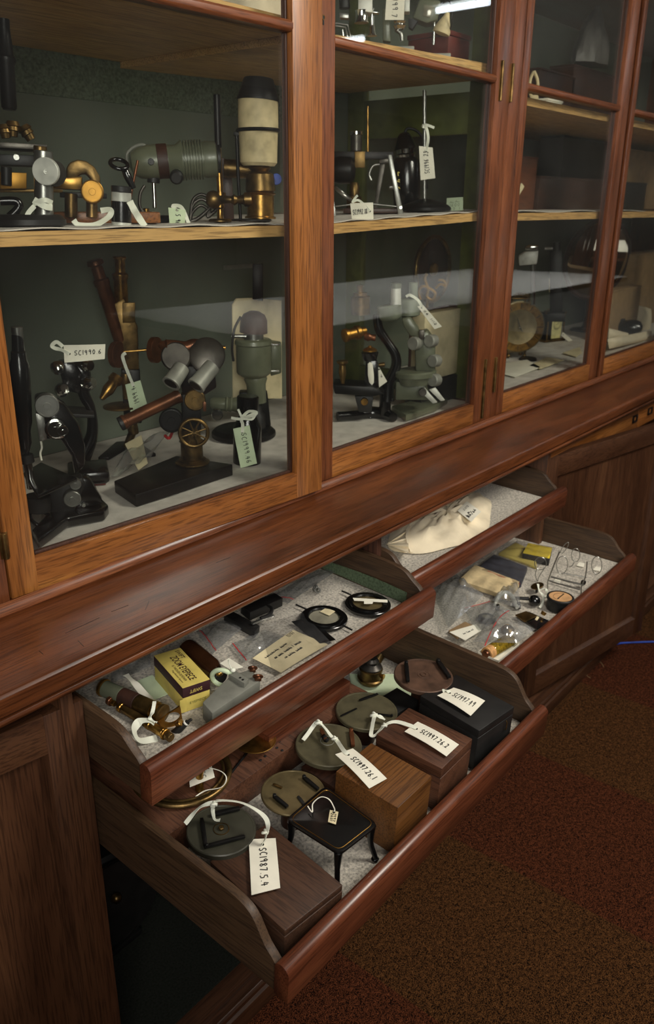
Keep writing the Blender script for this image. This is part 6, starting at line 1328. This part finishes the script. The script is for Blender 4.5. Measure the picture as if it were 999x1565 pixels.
w_ = V((.94, -.34, 0)); n_ = V((-.34, -.94, 0)); b = I.base; W2 = 66 * I.k * 1.0; Hc = (I.P(400, 680).z - b.z)
def cbox(nm, a, d_, z0_, z1_, m, off=V((0, 0, 0))): part(nm, MB().prism([b + off + w_ * sx * a + n_ * sy * d_ + V((0, 0, z0_)) for sx, sy in ((-1, -1), (1, -1), (1, 1), (-1, 1))], (0, 0, z1_ - z0_), bev=.0012), m, I.t)
cbox('base_plate', W2 * 1.15, .026, 0, .007, 'dark_brass'); cbox('top_plate', W2 * 1.05, .024, Hc - .006, Hc, 'dark_brass'); cbox('roof', W2 * .7, .016, Hc, Hc + .005, 'dark_brass')
for sx, sy in ((-1, -1), (1, -1), (1, 1), (-1, 1)): q_ = b + w_ * sx * W2 * .92 + n_ * sy * .020; part('corner_pillar', MB().cyl(q_ + V((0, 0, .006)), q_ + V((0, 0, Hc - .005)), .0028, seg=12), 'dark_brass', I.t)
cbox('movement_case', W2 * .8, .015, .007, Hc - .006, 'iron_black')
fd = b + n_ * .0165 + w_ * W2 * .18; dl = part('dial_plate', MB().prism([fd + w_ * -W2 * .55 + V((0, 0, .010)), fd + w_ * W2 * .55 + V((0, 0, .010)), fd + w_ * W2 * .55 + V((0, 0, Hc - .010)), fd + w_ * -W2 * .55 + V((0, 0, Hc - .010))], n_ * .0012, bev=.0003), 'clock_face', I.t)
dc = fd + n_ * .002 + V((0, 0, Hc * .58)); part('dial_ring', MB().torus(dc, n_, W2 * .42, .0004, 36, 6).torus(dc, n_, W2 * .34, .0003, 36, 6), 'black_matte', I.t)
x = MB()
for k in range(12): a = k * PI / 6; x.cyl(dc + (w_ * math.cos(a) + V((0, 0, 1)) * math.sin(a)) * W2 * .35, dc + (w_ * math.cos(a) + V((0, 0, 1)) * math.sin(a)) * W2 * .41, .0005, seg=6, bev=0)
part('hour_marks', x, 'black_matte', I.t); part('hand', MB().tube([dc + n_ * .001, dc + n_ * .001 + w_ * W2 * .2 + V((0, 0, W2 * .22))], .0006, 6), 'black_matte', I.t); part('hand', MB().tube([dc + n_ * .001, dc + n_ * .001 - w_ * W2 * .22 + V((0, 0, W2 * .04))], .0006, 6), 'black_matte', I.t)
part('finial', MB().ball(b + V((0, 0, Hc + .011)), .006, (1, 1, 1.2), 16), 'chrome', I.t)
part('carry_handle', MB().tube([b - w_ * W2 * .7 + V((0, 0, Hc)), b - w_ * W2 * .7 + V((0, 0, Hc + .010)), b + w_ * W2 * .7 + V((0, 0, Hc + .010)), b + w_ * W2 * .7 + V((0, 0, Hc))], .0014, 8), 'dark_brass', I.t)
hang_tag('cream square tag hanging high above the small carriage clock', cG, I.base, (381, 486), (458, 484), (460, 566), (381, 566), ['02 111', '0001'], [(420, 486), (424, 465), (420, 450)], d=.03, hole=(.5, .9), mats='old_paper', wid=.0004, tx=(.15, .9), ty=(.2, .7), rw=.002)
hang_tag('white narrow tag leaning against the foot of the carriage clock', cG, I.base, (462, 800), (520, 850), (495, 856), (452, 820), '1', None, d=.0, wid=.0005)
I = Inst('round_mirror', 'large round mirror in a dark frame on a black pillar stand', 'mirror', floor_pt(cG, 575, 800, ZF), cG)
mc_ = I.P(665, 372, .03); nm_ = V((-.50, -.86, -.13)).normalized(); Rm = 192 * I.k * mc_.length / I.S.b.length * 1.0
part('mirror_frame', MB().lathe(mc_ - nm_ * .010, nm_, [(Rm * .96, 0), (Rm * 1.06, .003), (Rm * 1.09, .010), (Rm * 1.04, .016), (Rm * .96, .013), (Rm * .96, 0)], 64, cap=False), 'leather_brown', I.t)
part('mirror_glass', MB().lathe(mc_ - nm_ * .006, nm_, [(Rm * .96, 0), (Rm * .96, .010), (Rm * .9, .012), (.001, .012)], 64), 'mirror_silver', I.t)
part('frame_back', MB().cyl(mc_ - nm_ * .016, mc_ - nm_ * .009, Rm * 1.02, seg=56), 'black_matte', I.t)
pb_ = V((mc_.x - nm_.x * .018, mc_.y - nm_.y * .018, 0)); part('pillar', MB().lathe(V((pb_.x, pb_.y + .006, ZF + .008)), (0, 0, 1), [(.020, 0), (.012, .01), (.008, .03), (.012, .035), (.008, .04), (.008, mc_.z - ZF - Rm * .6)], 28), 'iron_black', I.t)
part('foot', MB().lathe(V((pb_.x, pb_.y + .006, ZF)), (0, 0, 1), [(.055, 0), (.057, .003), (.050, .008), (.02, .010), (.001, .010)], 40), 'iron_black', I.t)
I = Inst('glass_instrument', 'small silvery instrument behind the lantern clock in the third bay', 'instrument', V((at_y(*cG(260, 420), 1.18).x, 1.18, ZF)), cG)
I.slab('head', [(200, 350), (240, 325), (320, 320), (310, 400), (205, 410)], 'white_metal', -.01, .04, .004); I.slab('cap', [(238, 300), (262, 286), (318, 290), (318, 312), (240, 318)], 'chrome', -.01, .03, .003); I.cyl('column', (285, 400), (285, 640), 14, 'chrome'); I.base_disc('foot', (285, 640), 50, .008, 'iron_black')
I = Inst('dark_apparatus', 'dark upright apparatus between the silvery instrument and the mirror', 'apparatus', V((at_y(*cG(420, 420), 1.2).x, 1.2, ZF)), cG)
I.slab('body', [(385, 320), (460, 320), (460, 700), (385, 700)], 'iron_black', 0, .03, .003); I.cyl('cross_pin', (355, 308), (405, 308), 8, 'steel'); I.cyl('top_knob', (425, 270), (425, 322), 20, 'black_matte'); I.slab('foot', [(370, 690), (475, 690), (475, 740), (370, 740)], 'iron_black', -.02, .06)
for lab_, pts, m_ in (('pale paper sheets on the floor cloth in front of the lantern clock', ((118, 985), (250, 965), (330, 1010), (180, 1068), (116, 1050)), 'paper'), ('yellowed paper strip at the front of the third bay', ((262, 1000), (370, 950), (470, 968), (330, 1018)), 'old_paper'), ('cream paper strip behind the front papers near the corner', ((460, 925), (560, 890), (575, 925), (540, 948)), 'old_paper')):
    solo('paper_sheet', lab_, 'paper', MB().prism([at_z(*cG(*a), ZF + .004) for a in pts], (0, 0, .0015), bev=.0002), m_)
def pillow(name, label, c, pts, Y, th, m, z0=None):
    q = [at_y(*c(*a), Y) for a in pts]; fn0, n0 = quadmap(*q); n0 = V((0, 1, 0)); x = MB(); vs = []
    sh = lambda s, t_, sg: fn0(s + .05 * math.sin(PI * s * 2) * 0, t_) + n0 * sg * th / 2 * (max(0, math.sin(PI * s) * math.sin(PI * t_)) ** .5)
    x.sheet(lambda s, t_: sh(s, t_, -1), 16, 16, .0008); x.sheet(lambda s, t_: sh(s, t_, 1), 16, 16, .0008)
    return solo(name, label, 'cushion', x, m)
pillow('cushion', 'square cream cushion propped upright in the fourth bay', cG, ((885, 636), (982, 664), (970, 812), (845, 760)), 1.12, .045, 'muslin'); pillow('cushion', 'flat cream cushion lying at the lower left of the fourth bay', cG, ((735, 778), (850, 808), (815, 852), (730, 840)), 1.05, .04, 'muslin'); pillow('cushion', 'low cream cushion along the front of the fourth bay', cG, ((725, 842), (985, 790), (990, 840), (735, 900)), 1.02, .035, 'muslin')
I = Inst('black_instrument', 'rounded black instrument resting on the cream cushions', 'instrument', V((at_y(*cG(850, 800), 1.07).x, 1.07, at_y(*cG(850, 805), 1.07).z)), cG)
I.lathe('body', (770, 765), (930, 780), [(0, 10), (.1, 28), (.4, 38), (.7, 44), (.9, 36), (1, 14)], 'black_enamel'); I.ringw('collar', (795, 772), 24, 4, 'gunmetal', 0, (.9, -.2, 0)); I.tube('handle', [(745, 745), (775, 735), (830, 730)], 9, 'black_matte')
def crate(name, label, cat, c, x0, y0, x1, y1, Y, m, dep=.08, zf=None, lid=True):
    a, b_ = at_y(*c(x0, y0), Y), at_y(*c(x1, y1), Y); zb_ = zf if zf is not None else b_.z
    if zf is not None and abs(zf - SH3 - .005) < 1e-6: a.z = min(a.z, SH4 - .022)
    t = thing(name, label, cat, V(((a.x + b_.x) / 2, Y, zb_))); Y2 = min(Y + dep, BACK - .008)
    part('box_body', MB().bar((a.x, Y, zb_), (b_.x, Y2, a.z - .004)), m, t)
    if lid: part('lid', MB().bar((a.x - .002, Y - .002, a.z - .0038), (b_.x + .002, Y2, a.z + .002)), m, t)
    return t
s3, s4 = SH3 + .005, SH4 + .0006
crate('cardboard_box', 'brown cardboard box standing behind the mirror in the fourth bay', 'box', cG, 900, 345, 1130, 800, 1.16, 'cardboard', zf=ZF); crate('cardboard_box', 'plain cardboard box on the floor behind the cushions', 'box', cG, 762, 560, 890, 800, 1.10, 'cardboard', dep=.05, zf=ZF)
crate('wooden_case', 'reddish wooden case at the left end of the middle shelf in the third bay', 'case', cF, 130, 915, 290, 1210, 1.16, W_FRAME[0], zf=s3); crate('dark_case', 'long dark wooden case on the middle shelf of the third bay', 'case', cF, 330, 1040, 690, 1225, 1.15, W_DARK[0], zf=s3)
crate('black_case', 'greenish black case behind the long dark case', 'case', cF, 470, 800, 700, 1225, 1.215, 'iron_black', zf=s3); crate('cardboard_box', 'tall cardboard box on the middle shelf of the fourth bay', 'box', cF, 850, 880, 1150, 1215, 1.18, 'cardboard', zf=s3); crate('dark_case', 'small dark case in front of the tall cardboard box', 'case', cF, 820, 1075, 940, 1212, 1.12, 'black_matte', zf=s3)
solo('wooden_strip', 'short pale wooden strip leaning on the reddish case', 'strip', MB().prism([at_y(*cF(*a), 1.10) for a in ((178, 1165), (222, 1080), (236, 1100), (190, 1180))], (0, .004, 0), bev=.0004), 'old_paper')
crate('white_book', 'white covered book on the upper shelf of the third bay', 'book', cF, 372, 582, 458, 612, 1.12, 'paper', zf=s4); crate('grey_folder', 'grey folder lying on the upper shelf of the third bay', 'folder', cF, 500, 618, 700, 640, 1.08, 'grey_box_paint', zf=s4, lid=False)
I = Inst('porcelain_ring', 'cream oval porcelain ring standing on the upper shelf', 'ring', V((at_y(*cF(292, 560), 1.14).x, 1.14, s4)), cF); I.tube('oval_ring', [(292, 420), (270, 470), (268, 540), (290, 590), (312, 540), (312, 470), (292, 420)], 8, 'cream_ceramic'); I.slab('foot', [(270, 560), (318, 560), (322, 640), (266, 640)], 'cream_ceramic', -.006, .014)
crate('wooden_case', 'dark wooden case on the upper shelf of the third bay behind the book', 'case', cF, 330, 400, 520, 600, 1.2, W_DARK[0], zf=s4); crate('dark_case', 'wide dark case at the right of the upper shelf', 'case', cF, 530, 380, 760, 600, 1.2, W_DARK[0], zf=s4)
I = Inst('wrapped_bundle', 'grey plastic wrapped bundle on top of the dark case', 'bundle', V((at_y(*cF(620, 300), 1.22).x, 1.22, at_y(*cF(620, 378), 1.2).z + .003)), cF); p = I.base + V((0, 0, .055)); part('wrapping', crumple(I.base, .085, .05, .15, 5), 'grey_wrap', I.t)
# ------------------------------------------------------------------ behind the photographer: what the glass mirrors
t = thing('work_table', 'long work table covered with a white cloth in front of the cabinets', 'table', (5.2, -2.0, 0))
part('tabletop', MB().bar((2.9, -2.85, .70), (8.4, -1.15, .735)), W_DARK[0], t)
for x_, y_ in ((3.0, -2.7), (3.0, -1.3), (8.3, -2.7), (8.3, -1.3)): part('leg', MB().bar((x_ - .03, y_ - .03, 0), (x_ + .03, y_ + .03, .70)), W_DARK[2], t)
solo('tablecloth', 'white cloth spread over the long work table', 'tablecloth', MB().sheet(lambda s, q_: (2.9 + 5.5 * s, -2.85 + 1.7 * q_, .738 + .012 * abs(math.sin(s * 23 + q_ * 5)) * abs(math.sin(q_ * 9)) ), 80, 30, .002), 'white_cloth')
for i, (x_, y_, L_) in enumerate(((5.4, -1.0, 1.2), (5.9, -3.2, 1.2))):
    t = thing('fluorescent_lamp', ['white ceiling lamp with one bright tube nearest the cabinets', 'white ceiling lamp with one bright tube at the far wall'][i], 'ceiling lamp', (x_, y_, 2.72)); part('housing', MB().bar((x_ - .06, y_ - L_ / 2 - .03, 2.66), (x_ + .06, y_ + L_ / 2 + .03, 2.718)), 'white_plastic', t); part('tube', MB().cyl((x_, y_ - L_ / 2, 2.635), (x_, y_ + L_ / 2, 2.635), .019, seg=16), 'tube_light', t)
crate_y = -3.6
t = thing('tall_cupboard', 'dark wooden cupboard against the far wall of the room', 'cupboard', (4, -3.8, 0)); part('cupboard_body', MB().bar((.5, -3.98, 0), (8.5, -3.55, 2.2)), W_DARK[2], t); part('cornice', MB().bar((.45, -3.99, 2.2), (8.55, -3.50, 2.26)), W_DARK[0], t)
for k in range(8): part('door', MB().bar((.53 + k, -3.55, .1), (1.47 + k, -3.53, 2.15)), W_LOWER[2], t)
# ------------------------------------------------------------------ camera
cd = bpy.data.cameras.new('camera'); co = bpy.data.objects.new('camera', cd); COL.objects.link(co)
right = V((EX[0], EY[0], EZ[0])); down = V((EX[1], EY[1], EZ[1])); fwd = V((EX[2], EY[2], EZ[2]))
mw = M.Identity(4)
for i in range(3): mw[i][0] = right[i]; mw[i][1] = -down[i]; mw[i][2] = -fwd[i]; mw[i][3] = CAM[i]
co.matrix_world = mw
cd.sensor_fit = 'HORIZONTAL'; cd.sensor_width = 24; cd.lens = 24 * F / 999; cd.clip_start = .02
cd.dof.use_dof = True; cd.dof.focus_distance = 1.12; cd.dof.aperture_fstop = 9
SC.camera = co
# ------------------------------------------------------------------ light
w = bpy.data.worlds.new('room_air'); SC.world = w; w.use_nodes = True
w.node_tree.nodes['Background'].inputs[0].default_value = (.5, .55, .6, 1); w.node_tree.nodes['Background'].inputs[1].default_value = .1
def area(name, loc, target, size, power, col=(1, 1, 1), sy=None):
    l = bpy.data.lights.new(name, 'AREA'); l.energy = power; l.color = col; l.size = size
    if sy: l.shape = 'RECTANGLE'; l.size_y = sy
    o = bpy.data.objects.new(name, l); COL.objects.link(o); o.location = loc
    o.rotation_euler = (V(target) - V(loc)).to_track_quat('-Z', 'Y').to_euler(); return o
area('ceiling_lamp', (1.7, -.75, 2.55), (1.5, .6, .6), .7, 52, (1, .94, .84))
a = area('softbox_lamp', (-.5, -.7, 1.85), (1.5, 1.15, 1.4), .9, 13, (1, .97, .92)); a.data.spread = math.radians(95)
def spot(name, loc, target, power, ang, col):
    l = bpy.data.lights.new(name, 'SPOT'); l.energy = power; l.color = col; l.shadow_soft_size = .04; l.spot_size = math.radians(ang); l.spot_blend = .6
    o = bpy.data.objects.new(name, l); COL.objects.link(o); o.location = loc; o.rotation_euler = (V(target) - V(loc)).to_track_quat('-Z', 'Y').to_euler()
spot('table_fill_spot', (4.2, -1.9, 2.6), (4.4, -2.0, .7), 260, 100, (.92, .96, 1)); spot('table_fill_spot', (7.0, -1.9, 2.6), (7.0, -2.0, .7), 300, 100, (.92, .96, 1))  # unseen fill spots added to brighten the tablecloth mirrored in the doors
vs = SC.view_settings; vs.view_transform = 'Standard'; vs.look = 'None'; vs.gamma = 1; vs.use_curve_mapping = False; vs.exposure = -.18
